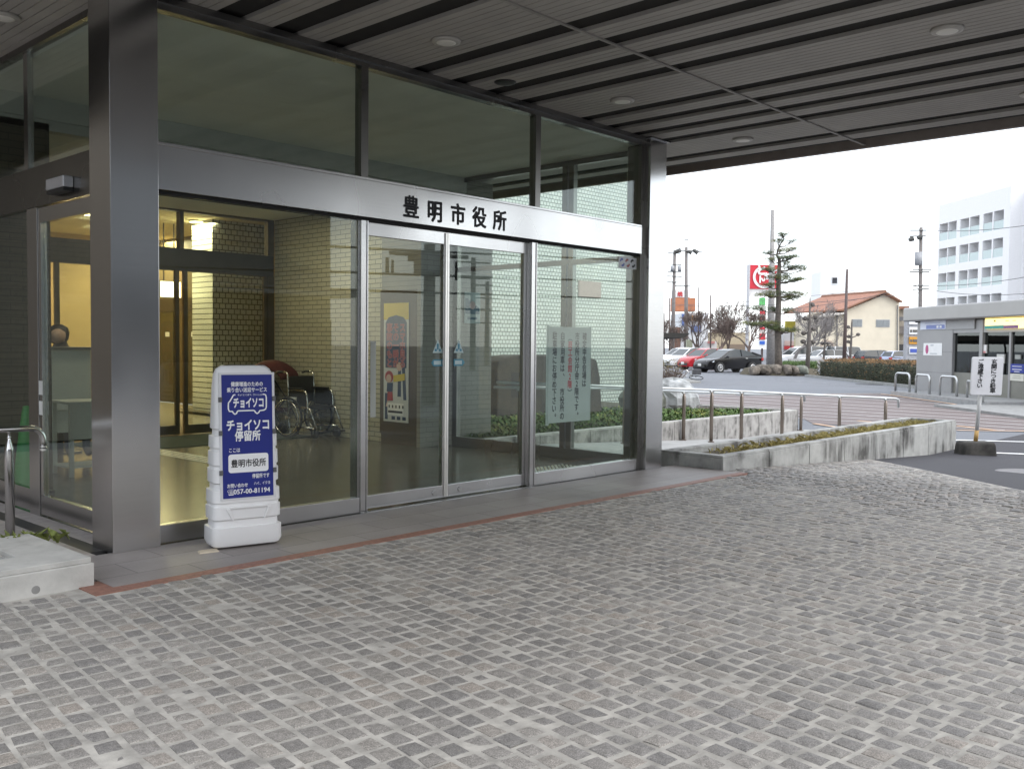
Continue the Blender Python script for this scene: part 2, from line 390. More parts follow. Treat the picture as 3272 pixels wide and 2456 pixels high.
# ---- ramp path beside the planter
RAMP = M('ramp_concrete', (.40, .40, .39), .8, var=.15, scale=3, bmp=.1)
rp = MB(); xx = [8.67, 9.2, 11, 13, 15.39, 18.2]
for a, c in zip(xx[:-1], xx[1:]): rp.quad((a, 6.12, GZ(a)-.004), (c, 6.12, GZ(c)-.004), (c, 8.66, GZ(c)-.004), (a, 8.66, GZ(a)-.004))
struct('ramp', rp, RAMP)
# ---- striped no-parking zone and road lines
hz = MB(); HP = [G(2000, 1266), G(2812, 1257), G(3400, 1345), G(3400, 1378), G(2600, 1351), G(2560, 1330), G(2000, 1300)]
hz.add([(p.x, p.y, -.322-.022) for p in (HP[0], HP[1], HP[2], HP[3], HP[4], HP[5], HP[6])], [(6, 5, 4, 3, 2, 1, 0)])
struct('striped_zone', hz, ASPHR)
LW = M('road_line_white', (.60, .57, .555), .7, var=.18, scale=5); LO = M('road_line_orange', (.62, .40, .25), .7, var=.2, scale=5)
def seg(mb, p, q, wd, z):
    p = Vector(p); q = Vector(q); d = (q-p); d.z = 0; d.normalize(); n = Vector((-d.y, d.x, 0))*(wd/2)
    mb.add([(*(p+n).xy, z), (*(p-n).xy, z), (*(q-n).xy, z), (*(q+n).xy, z)], [(0, 1, 2, 3)])
hl = MB(); zl = -.336
def _itp(t, u):
    for (a, c), (e, d) in zip(t[:-1], t[1:]):
        if a <= u <= e: return c+(d-c)*(u-a)/(e-a)
    return t[-1][1]
for v0 in (1238, 1247.5, 1258, 1268.5, 1279, 1289, 1299.5, 1310, 1320.5, 1331):
    us = [u for u in range(2100, 3400, 10) if _itp(((2100, 1264), (2812, 1259), (3040, 1291), (3400, 1348)), u) < v0+.058*(u-2500) < _itp(((2100, 1300), (2560, 1345), (2790, 1364), (3400, 1376)), u)]
    if len(us) > 2: seg(hl, G(us[0], v0+.058*(us[0]-2500)), G(us[-1], v0+.058*(us[-1]-2500)), .10, zl)
struct('striped_zone_lines', hl, LW)
ho = MB()
for p, q in (((2100, 1262), (2812, 1256)), ((2812, 1256), (3040, 1288)), ((3040, 1288), (3400, 1345)), ((2600, 1351), (2680, 1363)), ((2680, 1363), (2790, 1366)), ((2740, 1342), (2850, 1352)), ((3056, 1358), (3180, 1372)), ((3056, 1372), (3400, 1377))):
    seg(ho, G(*p), G(*q), .12, -.332)
struct('zone_border_lines', ho, LO)
wl = MB()
for p, q in (((2900, 1400), (3420, 1414)), ((3130, 1443), (3420, 1455))): seg(wl, G(*p), G(*q), .15, -.326)
struct('lane_lines', wl, WHITE)
fl2 = MB()
for p, q in (((2150, 1229), (2420, 1225)), ((2480, 1211), (3000, 1249)), ((2600, 1227), (2900, 1243))): seg(fl2, G(*p), G(*q), .14, -.343)
struct('worn_lot_lines', fl2, M('worn_line', (.27, .275, .29), .8, var=.3, scale=3))
pp = G(3290, 1508); mh = MB(); mh.lathe((pp.x, pp.y, pp.z-.03), [(.40, 0), (.40, .024), (.36, .026)], 28)
solo('manhole_cover', mh, M('manhole_iron', (.20, .19, .19), .6, .3), 'round iron manhole cover set in the dark asphalt lane', 'manhole cover')
pp = G(2790, 1226); mh = MB(); mh.lathe((pp.x, pp.y, pp.z-.03), [(.8, 0), (.8, .012), (.7, .014)], 28)
solo('manhole_cover', mh, M('dark_iron', (.06, .06, .065), .6, .3), 'dark manhole cover in the car park in front of the brown hedge', 'manhole cover')
# ================================================================== canopy
SL = M('ceiling_slat', (.36, .34, .315), .55, var=.08, scale=3); DKC = M('ceiling_recess', (.016, .0145, .013), .9, var=.2)
CX0, CX1, CY0, CY1, CZ = 1.0, 10.35, .4, 13.2, 3.6
can = thing('slatted_canopy', 'wide flat entrance canopy with grey slats and dark gaps on its underside', 'canopy', (3, 5, CZ))
sm = MB(); k = 0; mod = .2192; x = 10.13
# from the edge inwards: 2 boards wide light, then the repeating pattern of the ceiling
edges = []
x = 9.93; pat = [('L', 1), ('D', 1), ('W', 3), ('D', 1), ('L', 1), ('D', 1), ('L', 1), ('D', 1)]
edges.append((9.93, 9.712)); edges.append((9.49, 8.834))
w0 = 8.834
while w0 > 2.8:
    for q in range(3): edges.append((w0-mod*(1+2*q), w0-mod*(2+2*q)))
    edges.append((w0-mod*7, w0-mod*10)); w0 -= mod*10
for a, c in edges:
    nb = max(3, round((a-c)/mod*3)); wd = (a-c)/nb
    for i in range(nb):
        xb = a-i*wd; sm.box(xb-wd+.004, xb-.004, CY0+.06, CY1, CZ, CZ+.03)
build('slats', sm, SL, can)
dm = MB(); dm.box(CX0+.05, CX1-.21, CY0+.05, CY1, CZ+.034, CZ+.06); build('backing', dm, DKC, can)
ed = MB(); ed.box(CX1-.06, CX1, CY0, CY1, CZ-.035, CZ+.42); ed.box(CX0, CX0+.06, CY0, CY1, CZ-.035, CZ+.42); ed.box(CX0+.061, CX1-.061, CY0, CY0+.05, CZ-.035, CZ+.42)
build('fascia', ed, M('fascia_paint', (.30, .26, .235), .5, var=.1), can, bevel=.006)
tp = MB(); tp.box(CX0+.061, CX1-.061, CY0+.051, CY1, CZ+.30, CZ+.40); build('roof_slab', tp, M('roof_slab', (.3, .3, .3), .9), can)
bt = MB(); bt.box(CX0+.07, CX1-.07, 4.27, 4.295, CZ-.012, CZ-.001); build('joint_strip', bt, M('joint_strip', (.27, .255, .235), .5), can)
LAMPW = M('lamp_lens', (.78, .76, .70), .35, var=.05); LAMPR = M('lamp_ring', (.42, .40, .37), .4, var=.05)
dl0 = thing('downlight', 'x', 'ceiling light', (4.802, 5.17, CZ), group='round ceiling lights under the canopy')
mb = MB(); mb.lathe((4.802, 5.17, CZ-.022), [(.085, 0), (.105, .004), (.112, .02), (.10, .0215)], 28); build('ring', mb, LAMPR, dl0, smooth=True)
mb = MB(); mb.lathe((4.802, 5.17, CZ-.026), [(.0, .001), (.05, .0), (.084, .006), (.084, .02)], 28); build('lens', mb, LAMPW, dl0, smooth=True)
DLS = [((4.802, 5.17), 'white round ceiling light in the slatted ceiling above the wall lettering'),
       ((7.011, 5.18), 'round ceiling light nearest above the right glass panel with the notice'),
       ((9.17, 5.16), 'round ceiling light nearest the right steel pillar and canopy edge'),
       ((6.958, 2.33), 'round recessed ceiling light at the upper right, in front of the thin ceiling strip'),
       ((2.41, 7.11), 'round ceiling light in the corner left of the left steel pillar'),
       ((9.17, 2.33), 'round ceiling light cut by the right edge of the photo')]
for i, ((x, y), lab) in enumerate(DLS):
    o = dl0 if i == 0 else copy_tree(dl0); o.location = (x, y, CZ); o['label'] = lab
mb = MB(); mb.lathe((5.893, 5.60, CZ-.02), [(.02, .0), (.075, .006), (.095, .016), (.095, .0195)], 24)
solo('ceiling_speaker', mb, BLACK, 'small round black fitting in the slatted ceiling by the glass wall', 'speaker', smooth=True)
# ================================================================== city hall: steel and glass vestibule
FY = 5.96
hall = thing('city_hall', 'city hall entrance building with a steel framed glass vestibule and tiled walls', 'building', (5.6, 9, 0))
for x0, x1, lab in ((2.59, 2.906, 'tall brushed steel pillar at the left corner'), (8.44, 8.745, 'tall brushed steel pillar at the right corner')):
    p = MB(); p.box(x0, x1, 5.85, 6.155, 0, CZ-.004); o = build('pillar', p, STEEL, hall, bevel=.003); o['label'] = lab
    c = MB(); c.box(x0-.03, x1+.03, 5.82, 6.18, CZ-.016, CZ-.002); build('pillar_cap', c, STEELD, o)
hb = MB(); hb.box(2.907, 8.375, 5.90, 6.03, 2.345, 2.632); hb.box(2.907, 8.36, 5.893, 6.03, 2.632, 2.652)
band = build('header_band', hb, STEELH, hall, bevel=.002)
lt = MB()
for ch, (u, v) in zip('豊明市役所', ((1315, 661), (1391, 675), (1465, 685), (1533, 694), (1598, 704))):
    c = PY(u, v, 5.895); put_text(lt, ch, 0, -.072, .19, (c.x, 5.896, c.z), X_, Z_, -Y_, .024, 'C', .0, .94)
build('lettering', lt, INK, band)
gp = MB(); gp.box(2.907, 8.375, 5.945, 6.02, 2.322, 2.343); build('dark_gap', gp, M('shadow_gap', (.02, .02, .02), .8), hall)
tf = MB(); tf.box(2.907, 8.44, 5.925, 6.01, 3.515, 3.57); tf.box(2.907, 8.44, 5.90, 5.924, 3.555, 3.60); build('top_rail', tf, STEELD, hall)
for x in (4.64, 6.70):
    p = MB(); p.box(x-.035, x+.035, 5.925, 6.005, 2.653, 3.5145); build('upper_mullion', p, STEELD, hall)
for a, c in ((2.907, 4.604), (4.676, 6.664), (6.736, 8.44)):
    p = MB(); p.box(a, c, 5.958, 5.968, 2.653, 3.5145); build('upper_pane', p, GLASS, hall)
# fixed lower panels
for a, c in ((2.907, 4.60), (6.70, 8.375)):
    p = MB(); p.box(a, c, 5.925, 5.995, .004, .125); build('sill_panel', p, STEELH, hall, bevel=.002)
    p = MB(); p.box(a, c, 5.958, 5.968, .126, 2.321); build('pane', p, GLASS, hall)
BR = M('bright_steel_edge', (.80, .78, .74), .3, 1., .03)
for a, c in ((4.60, 4.678), (6.62, 6.70)):
    p = MB(); p.box(a+.012, c-.012, 5.93, 6.05, .002, 2.321); p.box(a, a+.0115, 5.955, 6.05, .002, 2.321); p.box(c-.0115, c, 5.922, 6.05, .002, 2.321); build('post', p, STEEL, hall, bevel=.001)
p = MB(); p.box(8.376, 8.439, 5.92, 6.1, .002, 3.5145); build('corner_post', p, STEELD, hall)
def leaf(x0, x1, lockx, meet):
    d = MB(); y0, y1 = 5.985, 6.03
    d.box(x0, x1, y0, y1, .012, .118); d.box(x0, x1, y0, y1, 2.215, 2.321)
    d.box(x0, x0+.035, y0, y1, .1185, 2.2145); d.box(x1-.035, x1, y0, y1, .1185, 2.2145)
    o = build('sliding_door', d, STEELH, hall, bevel=.002)
    p = MB(); p.box(x0+.0355, x1-.0355, 6.003, 6.011, .1185, 2.2145); build('pane', p, GLASS, o)
    l = MB(); l.lathe((lockx, y0-.008, .066), [(.0, .0), (.022, .0), (.024, .004), (.024, .0078)], 16, axis=(X_, Z_, Y_)); build('lock', l, CHROME, o)
    e = MB(); e.box(meet, meet+.018, 5.972, 5.9845, .02, 2.31); build('meeting_edge', e, BR, o)
    return o
doorA = leaf(4.680, 5.582, 5.45, 5.562); doorB = leaf(5.5835, 6.618, 5.76, 5.5845)
# left side: sliding door, band, upper glazing, tiled wall
LX = 2.765
p = MB(); p.box(LX-.012, LX+.05, 6.156, 13, 2.355, 2.655); build('side_band', p, STEELD, hall)
p = MB(); p.box(LX-.006, LX+.05, 7.5, 7.70, .002, 2.3545); build('door_post', p, STEEL, hall, bevel=.002)
p = MB(); p.box(LX+.0, LX+.045, 6.156, 7.49, .02, .165); p.box(LX, LX+.045, 6.156, 7.49, 2.235, 2.345); p.box(LX, LX+.045, 7.445, 7.4895, .1655, 2.2345)
sd_ = build('sliding_door', p, STEEL, hall, bevel=.002)
p = MB(); p.box(LX+.02, LX+.028, 6.156, 7.4445, .1655, 2.2345); build('pane', p, GLASS, sd_)
p = MB()
for v in (1246, 1310):
    c = PX(128, v, LX-.002); p.box(LX-.004, LX-.001, c.y-.05, c.y+.05, c.z-.035, c.z+.07)
build('sticker', p, M('sticker_grey', (.55, .55, .53), .5), sd_)
p = MB(); p.box(LX-.004, LX+.04, 7.66, 7.74, 2.656, 3.57); build('upper_mullion', p, STEEL, hall)
p = MB(); p.box(LX+.01, LX+.018, 6.156, 13, 2.656, 3.55); build('upper_pane', p, GLASS, hall)
p = MB(); p.box(LX-.02, LX+.05, 6.156, 13, 3.551, 3.6); build('top_rail', p, STEELD, hall)
p = MB(); p.box(LX, LX+.045, 7.701, 13, .02, .19); build('sill_panel', p, STEEL, hall)
p = MB(); p.box(LX+.018, LX+.026, 7.701, 13, .191, 2.3545); build('pane', p, GLASS, hall)
DBX = bricks('dark_pier_tiles', (.10, .085, .062), (.12, .10, .072), (.05, .042, .034), .21, .062, .005, 'xz', .45, .5, .4)
p = MB(); p.box(LX+.06, 3.39, 8.9, 9.25, 0, 3.30); build('inner_pier', p, DBX, hall)
c = PX(198, 590, LX-.03); sn = thing('door_sensor', 'silver automatic door sensor box on the dark band above the left door', 'sensor', (LX-.012, c.y, c.z))
p = MB(); p.box(LX-.085, LX-.0125, c.y-.155, c.y+.155, c.z-.035, c.z+.045); build('housing', p, M('sensor_silver', (.55, .55, .57), .3, .6, .05), sn, bevel=.008)
p = MB(); p.box(LX-.08, LX-.0135, c.y-.15, c.y+.15, c.z-.062, c.z-.0355); build('lens', p, BLACK, sn)
# unseen main block left of the vestibule, added to darken the left panes' reflection
p = MB(); p.box(-22, 2.70, 13.01, 14, 0, 9); p.box(-22, -21, 3, 13.0, 0, 9); build('unseen_main_wall', p, DBX, hall)
# ceilings
CEIL = M('vestibule_ceiling', (.72, .73, .66), .8, var=.06, scale=2); CEIL2 = M('bulkhead_paint', (.52, .53, .50), .75, var=.05)
p = MB(); p.box(LX+.05, 8.62, 6.011, 8.90, 3.52, 3.56); build('ceiling', p, CEIL, hall)
p = MB(); p.box(LX+.05, 8.62, 8.86, 8.90, 3.33, 3.5195); p.box(LX+.05, 8.62, 8.90, 9.02, 3.24, 3.33); build('bulkhead', p, CEIL2, hall)
p = MB(); p.box(LX+.21, 8.62, 9.021, 12.70, 3.245, 3.29); build('inner_ceiling', p, CEIL, hall)
# right side glass wall with ramp door
GX = 8.60
p = MB(); p.box(GX-.03, GX+.04, 6.16, 9.06, .002, .13); p.box(GX-.03, GX+.04, 6.16, 9.06, 2.30, 2.36); p.box(GX-.03, GX+.04, 6.16, 9.06, 3.46, 3.5195)
for y in (6.16, 7.02, 7.12, 8.98): p.box(GX-.029, GX+.039, y, y+.075, .131, 2.2995); p.box(GX-.029, GX+.039, y, y+.075, 2.361, 3.4595)
build('ramp_side_frame', p, STEELD, hall)
for a, c in ((6.236, 7.019), (7.196, 8.979)):
    p = MB(); p.box(GX, GX+.008, a, c, .131, 2.2995); build('pane', p, GLASS, hall)
    p = MB(); p.box(GX, GX+.008, a, c, 2.361, 3.4595); build('upper_pane', p, GLASS, hall)
# inner tiled wall with a brown panel and a grey pier
TW = bricks('interior_wall_tiles', (.50, .48, .36), (.55, .525, .39), (.17, .16, .12), .227, .066, .006, 'yz', .4, .5, .5, .1)
p = MB(); p.box(8.19, 8.45, 9.95, 12.70, 0, 3.243); build('tiled_wall', p, TW, hall)
p = MB(); p.box(8.065, 8.44, 9.20, 9.949, .14, 2.06); p.box(8.085, 8.44, 9.22, 9.949, .0, .1395)
build('panel_wall', p, M('brown_panel', (.085, .066, .042), .45, var=.12, scale=4, stretch=(1, 1, .1)), hall)
TG = bricks('grey_pier_tiles', (.27, .26, .225), (.29, .28, .24), (.16, .155, .135), .227, .066, .004, 'xz', .45, .5, .3, .1)
p = MB(); p.box(8.066, 8.64, 9.13, 9.199, 0, 3.239); p.box(8.086, 8.64, 9.2, 9.949, 2.0605, 3.239); build('pier_facing', p, TG, hall)
p = MB(); p.box(8.65, 9.35, 9.10, 9.5, 0, 3.56); build('outer_pier', p, TG, hall)
# notice box between tiled wall and panel
# inner screen with automatic doors
IY = 12.72
p = MB(); p.box(LX+.21, 8.19, IY, IY+.12, 2.37, 2.69); build('inner_beam', p, M('dark_beam', (.045, .043, .038), .5), hall)
p = MB(); p.box(LX+.21, 8.19, IY-.01, IY+.10, 3.215, 3.2445); p.box(8.08, 8.189, IY-.01, IY+.10, 0.001, 2.3695); p.box(8.08, 8.189, IY-.01, IY+.1, 2.691, 3.2145)
xm = PY(582, 1100, IY).x
p.box(xm-.03, xm+.03, IY-.01, IY+.1, 2.691, 3.2145)
for a, c in ((4.9, xm-.035), (xm+.035, 8.079)):
    p.box(a, c, IY+.01, IY+.06, .01, .14); p.box(c-.06, c, IY+.01, IY+.06, .1405, 2.3695); p.box(a, a+.06, IY+.01, IY+.06, .1405, 2.3695)
build('inner_door_frame', p, M('bronze_frame', (.14, .12, .085), .35, .8, .1), hall)
for a, c in ((4.961, xm-.096), (xm+.096, 8.018)):
    p = MB(); p.box(a, c, IY+.03, IY+.038, .141, 2.369); build('pane', p, GLASS, hall)
for a, c in ((LX+.21, xm-.031), (xm+.031, 8.079)):
    p = MB(); p.box(a, c, IY+.03, IY+.038, 2.691, 3.2145); build('upper_pane', p, GLASS, hall)
# ================================================================== lobby behind the inner doors
LXR = 10.0
YW = M('lobby_yellow_wall', (.52, .40, .20), .6, var=.06, scale=2)
p = MB(); p.box(1.5, LXR, 20.4, 20.5, 0, 3.62); p.box(LX-.3, LX+.2, 13.05, 20.399, 0, 3.62); build('lobby_wall', p, YW, hall)
LT = bricks('lobby_tiles', (.46, .31, .12), (.53, .36, .14), (.22, .15, .06), .227, .055, .005, 'yz', .35, .5, .5, .1)
ya, yb, yc = PX(690, 1100, LXR).y, PX(768, 1100, LXR).y, 12.85
p = MB(); p.box(LXR, LXR+.1, yc, yb, 0, 3.619); build('lobby_tile_wall', p, LT, hall)
p = MB(); p.box(LXR, LXR+.1, yb+.001, ya, 0, 3.619); build('lobby_side_wall', p, M('lobby_plaster', (.58, .43, .20), .6, var=.04), hall)
zt = PX(600, 952, LXR).z; y2 = PX(505, 1100, LXR).y
p = MB(); p.box(LXR, LXR+.1, ya+.001, 20.399, zt, 3.619); build('lift_head_wall', p, M('lift_head', (.16, .125, .07), .5, var=.08), hall)
BRZ = M('lift_bronze', (.12, .10, .062), .3, .7, .08, 2)
fr = MB(); fr.box(LXR-.05, LXR+.1, ya+.001, ya+.06, 0, zt); fr.box(LXR-.05, LXR+.1, 20.34, 20.398, 0, zt); fr.box(LXR-.05, LXR+.1, ya+.061, 20.339, zt-.28, zt)
build('lift_frame', fr, M('lift_frame_brown', (.05, .034, .022), .4, .3, .05), hall)
yd = [PX(u, 1100, LXR).y for u in (632, 604, 556)]
for a, c in ((ya+.0605, yd[0]), (yd[0]+.004, yd[1]), (yd[1]+.006, yd[2]), (yd[2]+.03, 20.338)):
    d = MB(); d.box(LXR+.0, LXR+.04, a, c, .005, zt-.2805); o = build('lift_door', d, BRZ if a > ya+.1 else M('lift_dark', (.045, .04, .028), .35, .5, .1), hall, bevel=.004)
p = MB()
for u in (535, 618): c = PX(u, 1068, LXR-.003); p.box(LXR-.006, LXR-.002, c.y-.09, c.y+.09, c.z-.05, c.z+.05)
build('lift_notice', p, WHITE, hall)
p = MB()
for u, v in ((565, 1117), (565, 1186)): c = PX(u, v, LXR-.003); p.box(LXR-.006, LXR-.002, c.y-.055, c.y+.055, c.z-.07, c.z+.07)
build('lift_sticker', p, BLACK, hall)
ceil_ = MB(); ceil_.box(1.5, LXR, 12.84, 20.4, 3.60, 3.64); build('lobby_ceiling', ceil_, M('lobby_ceiling', (.68, .60, .40), .8, var=.04), hall)
PLQ = thing('wall_plaque', 'square dark bronze plaque with a round emblem on the orange tiled lobby wall', 'plaque', (LXR, PX(793, 1085, LXR).y, PX(793, 1110, LXR).z))
a = PX(771, 1060, LXR); b = PX(815, 1110, LXR)
p = MB(); p.box(LXR-.04, LXR-.002, b.y, a.y, b.z, a.z); build('panel', p, M('plaque_bronze', (.10, .065, .055), .4, .3), PLQ, bevel=.006)
ctr = Vector((LXR-.043, (a.y+b.y)/2, (a.z+b.z)/2)); p = MB(); rr = abs(a.z-b.z)*.36
pts = [(math.cos(t_)*rr, math.sin(t_)*rr) for t_ in np.linspace(.6, math.pi-.6, 14)]; p.ribbon(pts, .03, ctr, -Z_, -Y_, -X_, .004)
pts = [(math.cos(t_)*rr, -math.sin(t_)*rr) for t_ in np.linspace(.6, math.pi-.6, 14)]; p.ribbon(pts, .03, ctr, -Z_, -Y_, -X_, .004)
pts = [(math.cos(t_)*rr*.5, math.sin(t_)*rr*.5) for t_ in np.linspace(0, 6.28, 22)]; p.ribbon(pts, .025, ctr, -Z_, -Y_, -X_, .004)
build('emblem', p, M('emblem_metal', (.28, .19, .15), .35, .5), PLQ)
def wall_rect(name, u0, v0, u1, v1, mat, lab, cat, t=.02):
    a = PX(u0, v0, LXR); b = PX(u1, v1, LXR); p = MB(); p.box(LXR-t, LXR-.002, b.y, a.y, b.z, a.z); return solo(name, p, mat, lab, cat, bevel=.003)
wall_rect('call_panel', 708, 1100, 722, 1165, M('call_panel_steel', (.16, .15, .12), .35, .6), 'dark upright lift call panel on the yellow lobby wall', 'panel')
wall_rect('paper_notice', 724, 1105, 744, 1137, M('cream_paper', (.66, .58, .36), .7, var=.05), 'cream paper notice beside the dark lift call panel', 'notice', .006)
wall_rect('paper_notice', 700, 1024, 729, 1090, M('tan_paper', (.50, .31, .14), .7, var=.05), 'tan paper notice above the dark lift call panel', 'notice', .006)
# hanging lit board and ceiling lamps of the lobby
a = PY(512, 898, 17.0); b = PY(577, 951, 17.0); lbx = thing('lit_sign_board', 'glowing pale yellow ceiling board above the lift doors in the lobby', 'lit sign', ((a.x+b.x)/2, 17, b.z))
p = MB(); p.box(a.x-.01, b.x+.01, 17.0, 17.12, b.z-.01, a.z+.01); build('case', p, BLACK, lbx)
p = MB(); p.box(a.x, b.x, 16.985, 16.999, b.z, a.z); build('lit_face', p, glow('lit_board', (1, .86, .50), 2.2), lbx)
p = MB(); p.cyl((a.x+.1, 17.06, a.z+.01), (a.x+.1, 17.06, 3.6), .012, 8); p.cyl((b.x-.1, 17.06, a.z+.01), (b.x-.1, 17.06, 3.6), .012, 8); build('hanger', p, BLACK, lbx)
GLOW = glow('warm_lamp', (1, .84, .52), 9)
LAMPS = [(PZ(626, 708, 3.58), 'glowing round lamp in the lobby ceiling right of the inner door post'), (PZ(284, 685, 3.58), 'glowing lamp in the lobby ceiling seen above the left door'),
         (Vector((8.0, 18.2, 3.58)), 'glowing lamp in the lobby ceiling near the lift doors'), (PZ(270, 826, 3.58), 'glowing lamp in the lobby ceiling seen low through the left door')]
for i, (p_, lab) in enumerate(LAMPS):
    p_.y = min(p_.y, 19.6); p_.x = max(3.3, min(p_.x, 9.6))
    lo = thing('lobby_lamp', lab, 'ceiling lamp', (p_.x, p_.y, 3.598), group='lit lamps of the lobby ceiling')
    m_ = MB(); m_.lathe((p_.x, p_.y, 3.57), [(.115, .0), (.13, .004), (.13, .027)], 24); build('ring', m_, WHITE, lo, smooth=True)
    m_ = MB(); m_.lathe((p_.x, p_.y, 3.563), [(.02, 0), (.108, .002), (.108, .0065)], 24); build('lens', m_, GLOW, lo)
    l_ = bpy.data.lights.new('lobby_lamp_light', 'AREA'); l_.shape = 'DISK'; l_.size = .9; l_.energy = 44; l_.color = (1, .80, .46)
    ol = bpy.data.objects.new('lobby_lamp_light', l_); COL.objects.link(ol); ol.parent = lo; ol.location = (0, 0, -.06)
for (x_, y_), lab in (((4.6, 10.2), 'added round fill lamp in the vestibule ceiling above the left door'), ((6.9, 10.6), 'added round fill lamp in the vestibule ceiling near the tiled wall')):  # extra lamps put in to brighten the dark vestibule interior
    lo = thing('vestibule_fill_lamp', lab, 'ceiling lamp', (x_, y_, 3.244)); m_ = MB(); m_.lathe((x_, y_, 3.224), [(.10, 0), (.11, .004), (.11, .019)], 24); build('ring', m_, WHITE, lo, smooth=True)
    m_ = MB(); m_.lathe((x_, y_, 3.218), [(.02, 0), (.095, .002), (.095, .0055)], 24); build('lens', m_, GLOW, lo)
    l_ = bpy.data.lights.new('vestibule_fill_light', 'AREA'); l_.shape = 'DISK'; l_.size = .6; l_.energy = 13; l_.color = (1, .88, .64)
    ol = bpy.data.objects.new('vestibule_fill_light', l_); COL.objects.link(ol); ol.parent = lo; ol.location = (0, 0, -.05)
# ================================================================== things inside the vestibule
# lift lobby mats and tactile strips
mt = MB()
A = [PZ(480, 1386, .004), PZ(700, 1386, .004)]
x0, x1, y0, y1 = 4.95, 7.9, 11.2, 12.55
mt.box(x0, x1, y0, y1, .0005, .008); solo('door_mat', mt, M('green_black_mat', (.012, .03, .027), .9, var=.3, scale=60), 'dark green door mat in front of the inner doors', 'mat')
MET = M('metal_stud', (.80, .81, .74), .3, .35, .03)  # pale and barely metallic: the glint of the metal is put into the colour
def tactile(kind, x0, x1, y0, y1, lab, along='x'):
    mb = MB()
    if kind == 'dots':
        x = x0
        while x < x1:
            y = y0
            while y < y1:
                mb.lathe((x, y, .0005), [(.015, 0), (.011, .006), (.004, .0065)], 8); y += .06
            x += .06
    else:
        for i in range(4):
            if along == 'x':
                y = y0+.075*i; x = x0+(i % 2)*.15
                while x < x1-.2: mb.box(x, x+.27, y, y+.03, .0005, .0065); x += .30
            else:
                x = x0+.075*i; y = y0+(i % 2)*.15
                while y < y1-.2: mb.box(x, x+.03, y, y+.27, .0005, .0065); y += .30
    return solo('tactile_strip', mb, MET, lab, 'tactile paving')
tactile('dots', 4.75, 5.75, 6.13, 6.50, 'patch of raised metal warning dots on the floor behind the left glass door leaf')
tactile('bars', 5.80, 7.35, 6.18, 6.5, 'row of long metal guiding bars on the floor behind the right glass door leaf')
tactile('dots', 7.42, 8.15, 6.12, 6.80, 'patch of raised metal warning dots behind the right glass panel')
tactile('bars', 5.30, 5.62, 9.2, 12.6, 'metal guiding bars running to the inner doors over the green mat', 'y')
